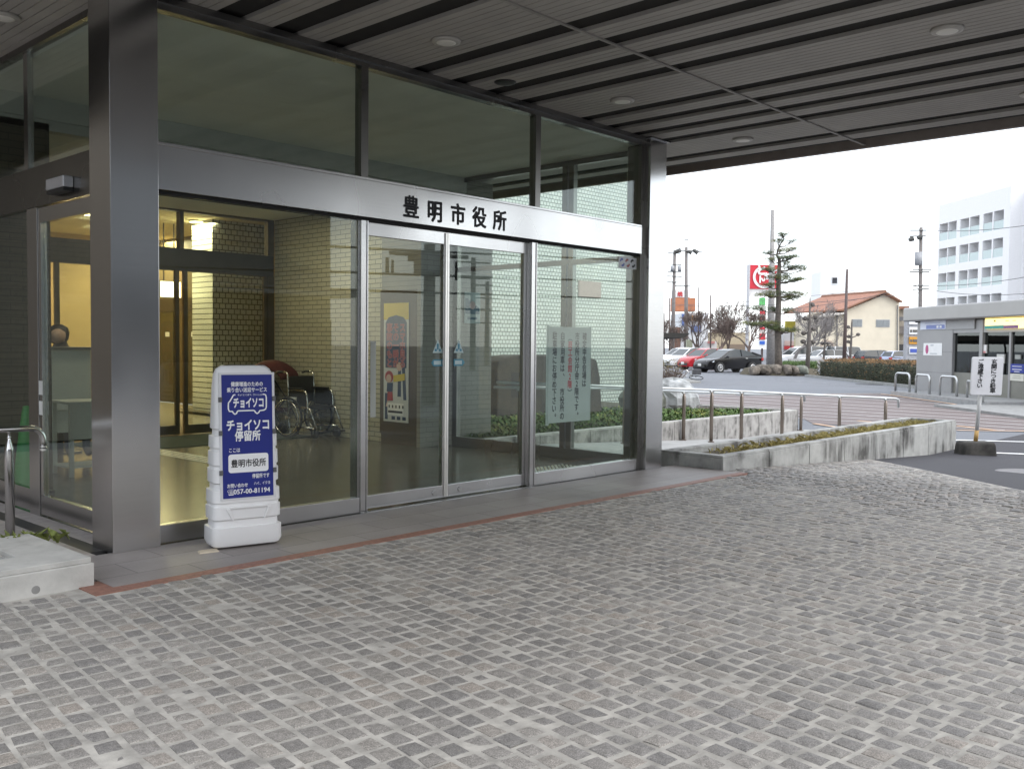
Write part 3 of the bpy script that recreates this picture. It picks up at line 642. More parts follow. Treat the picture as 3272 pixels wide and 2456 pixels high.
# grey tile floor seams are in the floor material
# ---- wheelchair
def wheelchair():
    wc = thing('wheelchair', 'folded-frame black wheelchair with chrome tubes parked by the tiled wall', 'wheelchair', (7.86, 11.30, 0), R(-80))
    # local: +x forward, y sideways
    S_ = .255
    for s in (-1, 1):
        yy = s*(S_+.045); t_ = MB(); pts = [(math.cos(a)*.275-.12, yy, .292+math.sin(a)*.275) for a in np.linspace(0, 2*math.pi, 37)]; t_.tube(pts, .016, 8, False)
        wh = build('rear_wheel', t_, RUBBER, wc, local=True, smooth=True)
        t_ = MB(); pts = [(math.cos(a)*.245-.12, yy+s*.035, .292+math.sin(a)*.245) for a in np.linspace(0, 2*math.pi, 37)]; t_.tube(pts, .009, 8, False); build('push_rim', t_, CHROME, wh, local=True, smooth=True)
        t_ = MB(); t_.cyl((-.12, yy-.03, .292), (-.12, yy+.03, .292), .03, 12)
        for k in range(14):
            a = k*2*math.pi/14; t_.tube([(-.12, yy+(.012 if k % 2 else -.012), .292), (math.cos(a)*.262-.12, yy, .292+math.sin(a)*.262)], .0022, 4, False)
        build('spokes', t_, CHROME, wh, local=True)
        t_ = MB(); t_.lathe((.33, s*.22, .075), [(.045, -.018), (.07, -.014), (.075, 0), (.07, .014), (.045, .018)], 18, axis=(X_, Z_, Y_)); build('caster', t_, RUBBER, wc, local=True, smooth=True)
        t_ = MB(); t_.tube([(.33, s*.22, .16), (.33, s*.25, .13), (.33, s*.25, .075)], .010, 6); build('caster_fork', t_, CHROME, wc, local=True)
        t_ = MB(); y_ = s*S_
        t_.tube([(-.28, y_, .93), (-.20, y_, .93), (-.17, y_, .90), (-.155, y_, .70), (-.15, y_, .14)], .0125, 8)
        t_.tube([(-.15, y_, .68), (.14, y_, .68), (.19, y_, .66), (.215, y_, .60), (.225, y_, .44), (.24, y_, .18)], .0125, 8)
        t_.tube([(-.15, y_, .44), (.22, y_, .44), (.27, y_, .42), (.30, y_, .36), (.42, y_, .12)], .0125, 8)
        t_.tube([(-.15, y_, .16), (.33, y_, .16)], .0125, 8)
        build('side_frame', t_, CHROME, wc, local=True, smooth=True)
        t_ = MB(); t_.tube([(-.40, y_, .915), (-.34, y_, .93), (-.27, y_, .932)], .0175, 10); build('hand_grip', t_, BLACK, wc, local=True, smooth=True)
        t_ = MB(); t_.box(-.14, .13, y_-.028, y_+.028, .688, .715); build('armrest', t_, BLACK, wc, local=True, bevel=.008)
        t_ = MB(); t_.box(-.13, .20, y_-.008, y_+.008, .46, .67); build('side_guard', t_, M('black_vinyl', (.022, .022, .021), .5, var=.2), wc, local=True, bevel=.006)
        t_ = MB(); t_.box(.36, .50, s*.06, s*.22, .095, .112); build('footplate', t_, BLACK, wc, local=True, bevel=.006)
    VN = MATS['black_vinyl']
    t_ = MB(); n = 8
    rings = [[(-.16-.035*math.sin(math.pi*k/n), -S_+.01+(2*S_-.02)*k/n, z) for k in range(n+1)]+[(-.185-.035*math.sin(math.pi*k/n), -S_+.01+(2*S_-.02)*k/n, z) for k in range(n, -1, -1)] for z in (.50, .65, .87)]
    t_.loft(rings); build('backrest', t_, VN, wc, local=True, smooth=False)
    t_ = MB(); rings = [[(x, -S_+.01+(2*S_-.02)*k/n, .452-.03*math.sin(math.pi*k/n)) for k in range(n+1)]+[(x, -S_+.01+(2*S_-.02)*k/n, .43-.03*math.sin(math.pi*k/n)) for k in range(n, -1, -1)] for x in (-.15, .05, .25)]
    t_.loft(rings); build('seat', t_, VN, wc, local=True)
    t_ = MB(); t_.tube([(0, -S_, .16), (.05, S_, .43)], .011, 6); t_.tube([(.05, -S_, .43), (0, S_, .16)], .011, 6); build('cross_brace', t_, CHROME, wc, local=True)
    t_ = MB(); t_.box(-.11, .02, -S_-.020, -S_-.009, .52, .58); build('tag_label', t_, WHITE, wc, local=True)
wheelchair()
# ---- stroller behind it
sr = thing('stroller', 'dark red hooded stroller standing behind the wheelchair', 'stroller', (7.9, 12.25, 0), R(-70))
t_ = MB(); rings = []
for a in np.linspace(R(5), R(120), 9):
    rings.append([(-.05+math.cos(a)*.34, math.cos(b)*.24, .78+math.sin(a)*.30*(.6+.4*math.sin(b))) for b in np.linspace(0, math.pi, 11)])
t_.loft(rings, cap=False, closed=False); hd = build('hood', t_, M('wine_cloth', (.085, .016, .014), .8, var=.25), sr, local=True, smooth=True)
sm_ = hd.modifiers.new('thickness', 'SOLIDIFY'); sm_.thickness = .012
t_ = MB(); t_.loft([[(-.22, -.2, .30), (-.22, .2, .30), (-.10, .2, .28), (-.10, -.2, .28)], [(-.30, -.2, .95), (-.30, .2, .95), (-.22, .2, .95), (-.22, -.2, .95)]]); t_.box(-.2, .16, -.2, .2, .30, .36); build('seat', t_, M('wine_cloth_dark', (.05, .012, .011), .8), sr, local=True, bevel=.02)
t_ = MB()
for s in (-1, 1):
    t_.tube([(-.45, s*.22, .98), (-.30, s*.22, .93), (.05, s*.22, .5), (.30, s*.22, .10)], .012, 8); t_.tube([(.05, s*.22, .5), (-.32, s*.22, .10)], .012, 8)
t_.tube([(-.45, -.22, .98), (-.45, .22, .98)], .014, 8); build('frame', t_, BLACK, sr, local=True)
for x in (-.32, .30):
    for s in (-1, 1):
        t_ = MB(); t_.lathe((x, s*.22, .085), [(.05, -.02), (.08, -.015), (.085, 0), (.08, .015), (.05, .02)], 16, axis=(X_, Z_, Y_)); build('wheel', t_, RUBBER, sr, local=True, smooth=True)
# ---- poster on the brown panel
PXP = 8.058
po = thing('safety_poster', 'tall narrow poster with yellow top and red outlined Japanese words on the brown panel', 'poster', (PXP, 9.6, .31))
O = Vector((PXP, 9.86, .31)); U, V, W = -Y_, Z_, -X_; pw, ph = .51, 1.58
t_ = MB(); t_.prism([(0, 0), (pw, 0), (pw, ph), (0, ph)], O, U, V, W, .004); build('sheet', t_, M('poster_white', (.56, .58, .58), .6, var=.03), po)
t_ = MB(); t_.prism([(0, ph-.22), (pw, ph-.22), (pw, ph), (0, ph)], O+W*.005, U, V, W, .001); build('yellow_top', t_, M('poster_yellow', (.60, .47, .03), .6, var=.03), po)
t_ = MB(); t_.prism([(.04, .72), (pw-.04, .72), (pw-.04, ph-.26), (pw-.1, ph-.19), (pw/2, ph-.16), (.1, ph-.19), (.04, ph-.26)], O+W*.0065, U, V, W, .001)
t_.prism([(.03, .03), (.09, .03), (.09, .38), (.03, .38)], O+W*.005, U, V, W, .001); t_.prism([(.29, .34), (.36, .34), (.36, .70), (.30, .70)], O+W*.005, U, V, W, .001); t_.prism([(.41, .30), (.47, .30), (.44, .72), (.38, .72)], O+W*.005, U, V, W, .001)
for k in range(3): t_.prism([(.17+.11*k, .03), (.24+.11*k, .03), (.24+.11*k, .075), (.17+.11*k, .075)], O+W*.005, U, V, W, .001)
build('blue_print', t_, M('poster_blue', (.02, .045, .10), .6, var=.03), po)
t_ = MB(); to = MB()
for col, x in (('スマホ見る', .39), ('その一瞬が', .255), ('事故のもと', .125)):
    put_column(to, col, x, ph-.265, .125, .118, O, U, V, W, .05, .009); put_column(t_, col, x, ph-.265, .125, .118, O, U, V, W, .012, .0105)
build('outline_lettering', to, M('poster_pink', (.60, .30, .28), .6, var=0), po); build('lettering', t_, M('poster_red', (.30, .02, .02), .6, var=0), po)
def blob(mb, cx, cy, rx, ry, lift, n=18): mb.prism([(cx+rx*math.cos(a), cy+ry*math.sin(a)) for a in np.linspace(0, 2*math.pi, n, False)], O+W*lift, U, V, W, .001)
t_ = MB(); blob(t_, .12, .60, .085, .08, .008); t_.prism([(.08, .28), (.2, .28), (.19, .40), (.09, .40)], O+W*.008, U, V, W, .001); build('red_figure', t_, M('poster_hair', (.34, .03, .025), .6), po)
t_ = MB(); blob(t_, .115, .575, .052, .058, .0095); blob(t_, .33, .74, .055, .06, .0095); t_.prism([(.05, .2), (.085, .28), (.11, .28), (.08, .2)], O+W*.008, U, V, W, .001); build('faces', t_, M('poster_skin', (.58, .42, .34), .6), po)
t_ = MB(); t_.prism([(.21, .53), (.44, .56), (.44, .65), (.21, .62)], O+W*.0095, U, V, W, .001); build('yellow_print', t_, MATS['poster_yellow'], po)
t_ = MB(); t_.prism([(.07, .40), (.19, .40), (.2, .52), (.08, .52)], O+W*.009, U, V, W, .001); build('dark_print', t_, MATS['poster_blue'], po)
t_ = MB(); t_.prism([(.09, .09), (.42, .09), (.42, .25), (.09, .25)], O+W*.0095, U, V, W, .001); build('caption_box', t_, WHITE, po)
t_ = MB()
for k in range(5): t_.prism([(.115+.07*k, .185), (.14+.07*k, .185), (.14+.07*k, .225), (.115+.07*k, .225)], O+W*.011, U, V, W, .001)
t_.prism([(.105, .12), (.40, .12), (.40, .15), (.105, .15)], O+W*.011, U, V, W, .001); build('caption_marks', t_, INK, po)
# ---- paper notice inside the right glass panel
no = thing('paper_notice', 'large white notice with five upright Japanese lines, one red, on the right glass panel', 'notice', (7.27, 5.973, .585))
O = Vector((6.94, 5.9745, .585)); U, V, W = X_, Z_, -Y_; pw, ph = .655, .95
t_ = MB(); t_.prism([(0, 0), (pw, 0), (pw, ph), (0, ph)], O+Y_*.004, U, V, W, .0035); build('sheet', t_, M('notice_paper', (.62, .68, .66), .7, var=.03, scale=4), no)
t_ = MB(); t_.prism([(-.03, -.02), (.02, -.02), (.02, ph+.015), (-.03, ph+.015)], O+Y_*.0045, U, V, W, .0006); t_.prism([(pw-.02, .0), (pw+.02, .0), (pw+.02, ph+.015), (pw-.02, ph+.015)], O+Y_*.0045, U, V, W, .0006); build('clear_edge', t_, M('film_edge', (.50, .57, .54), .4), no)
tb = MB(); tr_ = MB()
for txt, fx, dy in (('確定申告会場は', .855, .05), ('市役所分庁舎2階です。', .675, .05), ('自家用車は、　市役所の', .325, .05), ('駐車場にお停め下さい。', .14, .05)):
    put_column(tb, txt, pw*fx, ph-dy, .083, .0795, O, U, V, W, .022, .001, sx=.86)
put_column(tb, '（', pw*.505, ph-.07, .075, .07, O, U, V, W, .02, .001); put_column(tr_, '商工会館2階', pw*.505, ph-.135, .083, .0795, O, U, V, W, .022, .001, sx=.86)
put_column(tb, '）', pw*.505, ph-.62, .075, .07, O, U, V, W, .02, .001)
build('lettering', tb, INK, no); build('red_lettering', tr_, REDI, no)
# ---- door stickers
BLS = M('sticker_blue', (.05, .24, .34), .5, var=0); WHS = M('sticker_white', (.50, .62, .62), .5, var=0)
for (u, v), lab in (((1399, 1109), 'left door leaf'), ((1466, 1109), 'right door leaf')):
    c = PY(u, v, 6.0); ts = thing('warning_sticker', 'white triangle sticker above a blue arrow sticker, on the '+lab, 'sticker', (c.x, 6.0, c.z), group='triangle stickers on the glass doors')
    O = Vector((c.x, 6.0015, c.z)); tri = MB(); tri.prism([(-.06, -.05), (.06, -.05), (0, .065)], O, X_, Z_, -Y_, .0008); build('triangle', tri, WHS, ts)
    m_ = MB(); m_.prism([(-.008, -.02), (.008, -.02), (.011, .03), (-.011, .03)], O-Y_*.001, X_, Z_, -Y_, .0006); m_.prism([(-.035, -.035), (-.012, -.035), (-.012, -.015), (-.035, -.015)], O-Y_*.001, X_, Z_, -Y_, .0006); m_.prism([(.012, -.035), (.035, -.035), (.035, -.015), (.012, -.015)], O-Y_*.001, X_, Z_, -Y_, .0006); build('mark', m_, BLS, ts)
    s = -1 if 'left' in lab else 1; ar = MB(); ar.prism([(s*-.06, -.03), (s*.05, -.03), (s*.075, 0), (s*.05, .03), (s*-.06, .03)][::1 if s > 0 else -1], O-Z_*.135, X_, Z_, -Y_, .0008); build('arrow', ar, BLS, ts)
    ar = MB(); ar.prism([(-.045, -.017), (.04, -.017), (.04, .017), (-.045, .017)], O-Z_*.135-Y_*.0012, X_, Z_, -Y_, .0006); build('arrow_face', ar, WHS, ts)
c0 = PY(1168, 1090, 6.0); c1 = PY(1185, 1333, 6.0)
p = MB(); p.box(c0.x+.05, c1.x+.05, 6.0, 6.0015, c1.z, c0.z); ss = solo('door_notice_strip', p, M('pale_strip', (.42, .44, .40), .6, var=.05), 'tall pale strip notice at the left edge of the left glass door leaf', 'notice')
O = PY(1170, 1210, 6.0)
# logos at the top right of the right panel
c0 = PY(1977, 818, 5.955); c1 = PY(2036, 862, 5.955)
ls = thing('logo_sticker', 'white sticker strip with blue, red and black marks at the glass top right', 'sticker', ((c0.x+c1.x)/2, 5.956, c1.z))
p = MB(); p.box(c0.x, 8.36, 5.9555, 5.9572, c1.z, c0.z); build('sheet', p, M('sticker_sheet', (.66, .67, .69), .5, var=.02), ls)
for k, (nm, mt_) in enumerate((('blue_mark', M('mark_blue', (.12, .16, .45), .5, var=0)), ('red_mark', M('mark_red', (.35, .08, .08), .5, var=0)), ('black_mark', INK))):
    p = MB(); O = Vector((c0.x+.065+.095*k, 5.9552, (c0.z+c1.z)/2)); rr = .034
    for s in (0, math.pi): p.ribbon([(rr*.8*math.cos(a+s)+(.006 if s else -.006), rr*math.sin(a+s)) for a in np.linspace(.9, 2.9, 8)], .022, O, X_, Z_, -Y_, .0004)
    build(nm, p, mt_, ls)
# blue poster on the grey pier beyond the side glass
c0 = PY(1484, 932, 9.09); c1 = PY(1534, 1034, 9.09)
bp = thing('paper_poster', 'small blue and grey poster on the grey pier behind the right door leaf', 'poster', ((c0.x+c1.x)/2, 9.09, c1.z))
p = MB(); p.box(c0.x, c1.x, 9.088, 9.098, c1.z, c0.z); build('sheet', p, M('poster_pale', (.42, .50, .50), .6), bp)
O = Vector((c0.x, 9.0875, c1.z)); ww = c1.x-c0.x; hh = c0.z-c1.z
p = MB(); p.prism([(.05*ww, .3*hh), (.95*ww, .3*hh), (.95*ww, .5*hh), (.35*ww, .72*hh), (.2*ww, .8*hh), (.05*ww, .8*hh)], O, X_, Z_, -Y_, .001); p.prism([(.2*ww, .12*hh), (.8*ww, .12*hh), (.8*ww, .2*hh), (.2*ww, .2*hh)], O, X_, Z_, -Y_, .001); build('blue_print', p, M('poster_teal', (.06, .13, .19), .6), bp)
p = MB(); p.prism([(ww*(.5+.18*math.cos(a)), hh*(.58+.13*math.sin(a))) for a in np.linspace(0, 6.28, 16, False)], O-Y_*.0015, X_, Z_, -Y_, .001); build('face_shape', p, M('poster_face', (.55, .42, .42), .6), bp)
# ---- left side: cone, desk, table, person
gc = thing('traffic_cone', 'green traffic cone on a black base inside the left glass', 'traffic cone', (3.10, 8.70, 0))
p = MB(); p.lathe((3.10, 8.70, .035), [(.125, 0), (.118, .01), (.10, .2), (.065, .52), (.038, .70), (.030, .735), (.012, .74)], 28); build('body', p, M('cone_green', (.03, .26, .06), .45, var=.1), gc, smooth=True)
p = MB(); p.box(2.93, 3.27, 8.53, 8.87, .002, .034); build('base', p, BLACK, gc, bevel=.01)
tb_ = thing('side_table', 'small white table with a low shelf behind the left glass door', 'table', (3.95, 9.75, 0))
TWH = M('table_white', (.52, .55, .50), .5, var=.04)
c = PZ(225, 1525); tx0, ty0 = c.x, c.y
for dx, dy in ((0, 0), (.42, .0), (0, .42), (.42, .42)):
    p = MB(); p.box(tx0+dx, tx0+dx+.04, ty0+dy, ty0+dy+.04, 0, .72); build('leg', p, TWH, tb_)
p = MB(); p.box(tx0-.02, tx0+.48, ty0-.02, ty0+.48, .7205, .745); build('tabletop', p, TWH, tb_)
p = MB(); p.box(tx0+.041, tx0+.419, ty0+.005, ty0+.025, .37, .72); build('front_panel', p, TWH, tb_)
p = MB(); p.box(tx0+.005, tx0+.455, ty0+.041, ty0+.419, .08, .10); build('shelf', p, TWH, tb_)
DY = 10.6; a = PY(165, 1117, DY); b = PY(296, 1306, DY)
ds = thing('reception_desk', 'white reception desk with a dark top edge behind the left glass door', 'desk', ((a.x+b.x)/2+.4, DY+.2, 0))
p = MB(); p.box(a.x, a.x+.42, DY, DY+.03, b.z, a.z); p.box(a.x+.432, a.x+.95, DY, DY+.03, b.z, a.z); build('front_panel', p, TWH, ds, bevel=.004)
p = MB(); p.box(a.x-.02, a.x+.97, DY-.03, DY+.5, a.z+.001, a.z+.03); build('desktop', p, M('desk_edge', (.12, .12, .11), .5), ds)
for x in (a.x+.03, a.x+.88):
    p = MB(); p.box(x, x+.05, DY+.35, DY+.4, 0, a.z); build('leg', p, TWH, ds)
p = MB(); p.box(a.x+.02, a.x+.93, DY+.031, DY+.05, b.z-.25, b.z-.001); build('modesty_rail', p, TWH, ds)
c = PY(195, 1070, 11.4); px_, pz_ = c.x, c.z
pr = thing('person', 'person with dark hair sitting behind the white reception desk', 'person', (px_, 11.4, 0))
bm_v = [((0, 0, .50), .15), ((0, 0, .62), .15), ((0, 0, .80), .145), ((0, 0, pz_-.22), .16), ((0, 0, pz_-.12), .055), ((-.03, -.01, pz_), .095), ((.17, 0, pz_-.26), .065), ((.22, -.06, pz_-.5), .05), ((.12, -.26, pz_-.48), .038), ((-.17, 0, pz_-.26), .065), ((-.22, -.06, pz_-.5), .05), ((-.12, -.26, pz_-.48), .038),
        ((.10, -.25, .52), .08), ((.10, -.42, .50), .065), ((.10, -.44, .1), .045), ((.10, -.54, .04), .04), ((-.10, -.25, .52), .08), ((-.10, -.42, .50), .065), ((-.10, -.44, .1), .045), ((-.10, -.54, .04), .04)]
be = [(0, 1), (1, 2), (2, 3), (3, 4), (4, 5), (3, 6), (6, 7), (7, 8), (3, 9), (9, 10), (10, 11), (0, 12), (12, 13), (13, 14), (14, 15), (0, 16), (16, 17), (17, 18), (18, 19)]
me = bpy.data.meshes.new('body'); me.from_pydata([v for v, r in bm_v], be, []); bo = bpy.data.objects.new('body', me); COL.objects.link(bo); bo.parent = pr
me.materials.append(M('person_dark_clothes', (.06, .055, .06), .8))
sk = bo.modifiers.new('skin', 'SKIN')
for i, (v, r) in enumerate(bm_v): me.skin_vertices[0].data[i].radius = (r, r)
me.skin_vertices[0].data[0].use_root = True
ss_ = bo.modifiers.new('subdivision', 'SUBSURF'); ss_.levels = ss_.render_levels = 2
p = MB(); p.lathe((px_-.045, 11.37, pz_-.10), [(.03, 0), (.075, .03), (.088, .09), (.085, .13), (.05, .17)], 16); build('face', p, M('person_skin', (.45, .30, .22), .6), pr, smooth=True)
p = MB(); p.lathe((px_-.02, 11.42, pz_-.10), [(.07, .0), (.105, .05), (.118, .12), (.10, .19), (.04, .225)], 16); build('hair', p, M('person_hair', (.02, .015, .013), .5), pr, smooth=True)
p = MB(); p.box(px_-.22, px_+.22, 11.25, 11.7, .40, .44); p.box(px_-.03, px_+.03, 11.44, 11.5, .02, .4); p.box(px_-.25, px_+.25, 11.44, 11.5, .0, .02); p.box(px_-.2, px_+.2, 11.66, 11.70, .44, .85); solo('office_chair', p, BLACK, 'black chair under the person behind the reception desk', 'chair')
# ================================================================== bus-stop sign stand
SU = Vector((.973, -.232, 0)).normalized(); SN = Vector((SU.y, -SU.x, 0)); SB = Vector((3.30, 5.42, 0))-SN*.125
stand = thing('sign_stand', 'white plastic standing sign with a dark blue bus stop panel by the left pillar', 'standing sign', SB)
def rrect(a, b, r, z, n=5):
    o = []
    for cx, cy, s in ((a-r, b-r, 0), (-a+r, b-r, 1), (-a+r, -b+r, 2), (a-r, -b+r, 3)):
        for k in range(n): t = math.pi/2*(s+k/(n-1)); x, y = cx+r*math.cos(t), cy+r*math.sin(t); o.append(SB+SU*x+SN*y+Z_*z)
    return o
def half(z): k = z/1.2; return .236-.046*k, .128-.052*k
gro = [(.172, .016, .026), (.292, .006, .008), (.413, .014, .022), (.537, .006, .008), (.65, .006, .008), (.765, .014, .022)]
zs = [(.012, .03), (.02, .014), (.05, .0)]
for z, dp, hw in gro: zs += [(z-hw-.004, -.002), (z-hw, dp), (z+hw*.6, dp), (z+hw*.6+.01, -.001 if dp < .01 else .002)]
zs += [(1.06, 0), (1.14, .004), (1.175, .016), (1.193, .036), (1.2, .062)]
bb = MB(); bb.loft([rrect(half(z)[0]-i, max(.02, half(z)[1]-i), .05 if z > .04 else .045, z) for z, i in zs]); body = build('body', bb, WHITEP, stand, smooth=False)
body.data.polygons.foreach_set('use_smooth', [True]*len(body.data.polygons))
es = body.modifiers.new('edges', 'EDGE_SPLIT'); es.split_angle = R(32)
cv = MB()                                                   # moulded recess: raised lip with two corner ribs under the panel
f0 = SB+SN*(half(.235)[1]+.001)
cv.obox(f0+Z_*.272+SN*.004, SU, SN, Z_, .125, .007, .006); 
for s in (-1, 1): cv.prism([(s*.125, .268-.235), (s*.15, .268-.235), (s*.105, .185-.235), (s*.098, .185-.235)][::1 if s > 0 else -1], f0+Z_*.235, SU, Z_, SN, .009)
build('moulded_grip', cv, WHITEP, stand, bevel=.002)
zb, ztp = .335, 1.138
Pb = SB+SN*(half(zb)[1]+.003)+Z_*zb; Pt = SB+SN*(half(ztp)[1]+.003)+Z_*ztp
PV = (Pt-Pb); PH_ = PV.length; PV.normalize(); PW = SU.cross(PV).normalized(); PW = PW if PW.dot(SN) > 0 else -PW
hw_ = .168; O = Pb-SU*hw_
fr = MB()
for a0, a1, b0, b1 in ((-.016, 0, -.012, PH_+.014), (2*hw_, 2*hw_+.016, -.012, PH_+.014), (0, 2*hw_, PH_, PH_+.014), (0, 2*hw_, -.012, 0)): fr.prism([(a0, b0), (a1, b0), (a1, b1), (a0, b1)], O-PW*.012, SU, PV, PW, .016)
build('panel_frame', fr, M('panel_frame_white', (.62, .62, .63), .4, var=.03), stand)
pn = MB(); pn.prism([(0, 0), (2*hw_, 0), (2*hw_, PH_), (0, PH_)], O-PW*.006, SU, PV, PW, .008); panel = build('blue_panel', pn, NAVY, stand)
cl = MB()
for fz in (.20, .47, .79): 
    for s in (-.010, 2*hw_+.010): cl.obox(O+SU*s+PV*(PH_*(1-fz))+PW*.006, SU, PV, PW, .011, .016, .006)
build('clip', cl, M('clip_grey', (.10, .10, .10), .5), stand)
T = MB(); Wd = 2*hw_
def tx(s, fx, f, hgt, bold, fitw=None, al='C'): put_text(T, s, Wd*fx, PH_*(1-f), hgt, O, SU, PV, PW, bold, al, .0035, fit=Wd*fitw if fitw else None)
tx('健康増進のための', .50, .092, .033, .022, .63); tx('乗り合い送迎サービス', .50, .139, .033, .022, .79)
tx('チョイとソコまで、ごいっしょに', .56, .171, .0145, .02, .49)
tx('チョイソコ', .525, .262, .072, .04, .60); tx('チョイソコ', .51, .446, .078, .035, .84); tx('停留所', .50, .532, .072, .03, .51)
tx('ここは', .13, .626, .031, .022, .215, 'L'); tx('停留所です', .92, .845, .032, .02, .345, 'R')
tx('お問い合わせ', .085, .912, .029, .022, .40, 'L'); tx('ハイ、イクヨ', .93, .902, .024, .012, .32, 'R'); tx('☎', .085, .968, .040, .0, None, 'L'); tx('057-00-81194', .205, .968, .044, .022, .725, 'L')
van = [(.27, .163), (.235, .163), (.165, .212), (.135, .225), (.13, .245), (.13, .278), (.15, .295), (.21, .297), (.225, .31), (.255, .32), (.285, .315), (.305, .297), (.325, .293), (.62, .293), (.645, .297), (.66, .31), (.695, .32), (.73, .31), (.745, .297), (.83, .293), (.865, .285), (.88, .268), (.883, .19), (.87, .168), (.84, .163), (.81, .163)]
T.ribbon([(Wd*a, PH_*(1-b)) for a, b in van], .0085, O+PW*.002, SU, PV, PW, .001)
build('white_lettering', T, WHITEI, panel)
r_ = .018; x0, x1, y0, y1 = Wd*.115, Wd*.905, PH_*(1-.795), PH_*(1-.645)
pts = []
for cx, cy, s in ((x1-r_, y1-r_, 0), (x0+r_, y1-r_, 1), (x0+r_, y0+r_, 2), (x1-r_, y0+r_, 3)):
    for k in range(5): t = math.pi/2*(s+k/4); pts.append((cx+r_*math.cos(t), cy+r_*math.sin(t)))
wb = MB(); wb.prism(pts, O+PW*.002, SU, PV, PW, .001); build('name_plate', wb, WHITEI, panel)
T = MB(); put_text(T, '豊明市役所', Wd*.51, (y0+y1)/2-.0205, .055, O, SU, PV, PW, .018, 'C', .0045, fit=Wd*.69); build('black_lettering', T, INK, panel)
ch_ = MB(); q = PZ(662, 1764, 0); ch_.add([(q.x-.07, q.y-.03, .003), (q.x+.06, q.y-.05, .003), (q.x+.09, q.y+.03, .003), (q.x-.04, q.y+.05, .003), (q.x-.06, q.y-.02, .012), (q.x+.05, q.y-.04, .011), (q.x+.08, q.y+.03, .012), (q.x-.035, q.y+.045, .011)],
    [(0, 3, 2, 1), (4, 5, 6, 7), (0, 1, 5, 4), (1, 2, 6, 5), (2, 3, 7, 6), (3, 0, 4, 7)])
solo('wedge_scrap', ch_, M('pale_wood_chip', (.55, .47, .36), .8), 'pale scrap wedged under the left corner of the white standing sign', 'wedge')
# ================================================================== left planter and handrail
CONC = concrete('pale_concrete', (.50, .49, .46), (.30, .29, .27), .15)
CONC2 = concrete('stained_concrete', (.43, .43, .41), (.075, .072, .066), 1.35, 1.0)
CONC3 = concrete('streaky_concrete', (.40, .385, .365), (.085, .08, .075), 1.35, 2.2)
SOIL = M('soil', (.10, .085, .06), .95, var=.35, scale=25, bmp=.6)
def planter(name, lab, x0, x1, y0, y1, zt, zb, wt, mat, joints=(), lip=.012, fall=False):
    root = thing(name, lab, 'planter', ((x0+x1)/2, (y0+y1)/2, zb))
    js = sorted(set([x0, x1]+[j for j in joints if x0 < j < x1]))
    m_ = MB(); gz_ = (lambda x: GZ(x)-.06) if fall else (lambda x: -.05)
    for a, c in zip(js[:-1], js[1:]):
        g0 = a+(.009 if a > x0 else 0); g1 = c-(.009 if c < x1 else 0)
        for ya_, yb_ in ((y0, y0+wt), (y1-wt, y1)):
            zb_ = min(gz_(g0), gz_(g1)); m_.box(g0, g1, ya_, yb_, zb_, zt-.0305)
    for a, c in ((x0, x0+wt), (x1-wt, x1)): m_.box(a+.0005, c-.0005, y0+wt, y1-wt, min(gz_(a), gz_(c)), zt-.0305)
    build('wall', m_, mat, root, bevel=.006)
    m_ = MB()
    for a, c in zip(js[:-1], js[1:]):
        for ya_, yb_ in ((y0+lip, y0+wt), (y1-wt, y1-lip)): m_.box(a+(.003 if a > x0 else lip), c-(.003 if c < x1 else lip), ya_, yb_, zt-.03, zt)
    for a, c in ((x0+lip, x0+wt-.0), (x1-wt, x1-lip)): m_.box(a, c, y0+wt, y1-wt, zt-.03, zt)
    build('coping', m_, mat, root, bevel=.004)
    m_ = MB(); m_.box(x0+wt, x1-wt, y0+wt, y1-wt, zt-.14, zt-.075); build('soil', m_, SOIL, root)
    return root
pl1 = planter('concrete_planter', 'pale concrete planter box with weeds at the lower left, in front of the steel handrail', -2.2, 2.185, 5.17, 6.10, .158, 0, .30, CONC)
hl_ = MB(); c = PY(115, 1884, 5.168); hl_.lathe((c.x, 5.169, c.z), [(.0, .0), (.022, .0005), (.025, .004)], 16, axis=(X_, Z_, Y_)); build('drain_plug', hl_, M('plug_grey', (.26, .255, .245), .8), pl1)
def blades(root_pts, n, h, spread, mat, name, parent=None, lab=None, cat=None, wd=.006, leafy=False, kind=None):
    mb = MB()
    for i in range(n):
        b = Vector(random.choice(root_pts)) if isinstance(root_pts, list) else Vector(root_pts())
        a = random.uniform(0, 6.28); L = h*random.uniform(.5, 1.2); d = Vector((math.cos(a), math.sin(a), 0)); s_ = spread*random.uniform(.3, 1.4)
        side = Vector((-d.y, d.x, 0))*wd*random.uniform(.6, 1.3)
        m1 = b+d*(s_*.4*L)+Z_*(L*.6); m2 = b+d*(s_*L)+Z_*(L*random.uniform(.55, 1))
        k = 1.8 if leafy else .7
        mb.add([b-side*.5, b+side*.5, m1+side*k, m2, m1-side*k], [(0, 1, 2, 3, 4)])
    if parent: o = build(name, mb, mat, parent)
    else: o = solo(name, mb, mat, lab, cat)
    if kind: o['kind'] = kind
    return o
WEED = M('weed_green', (.16, .19, .045), .7, var=.45, scale=30); DRYG = M('dry_grass', (.36, .31, .12), .85, var=.4, scale=22)
wd0 = PZ(50, 1745, .09)
blades(lambda: (wd0.x+random.gauss(-.15, .22), wd0.y+random.gauss(.0, .05), .085), 260, .09, .9, WEED, 'weeds', None, 'small green and yellow weeds growing in the pale planter', 'weeds', .012, True)
hr = thing('handrail', 'polished steel handrail with a bent down end above the pale planter', 'handrail', (2.31, 6.72, 0))
ry = 6.78; pA = PY(-60, 1376, ry); pB = PY(95, 1368, ry); pC = PY(140, 1433, ry)
zr = pB.z
t_ = MB(); pts = [(pB.x-4.2, ry, zr), (pB.x-.02, ry, zr)]
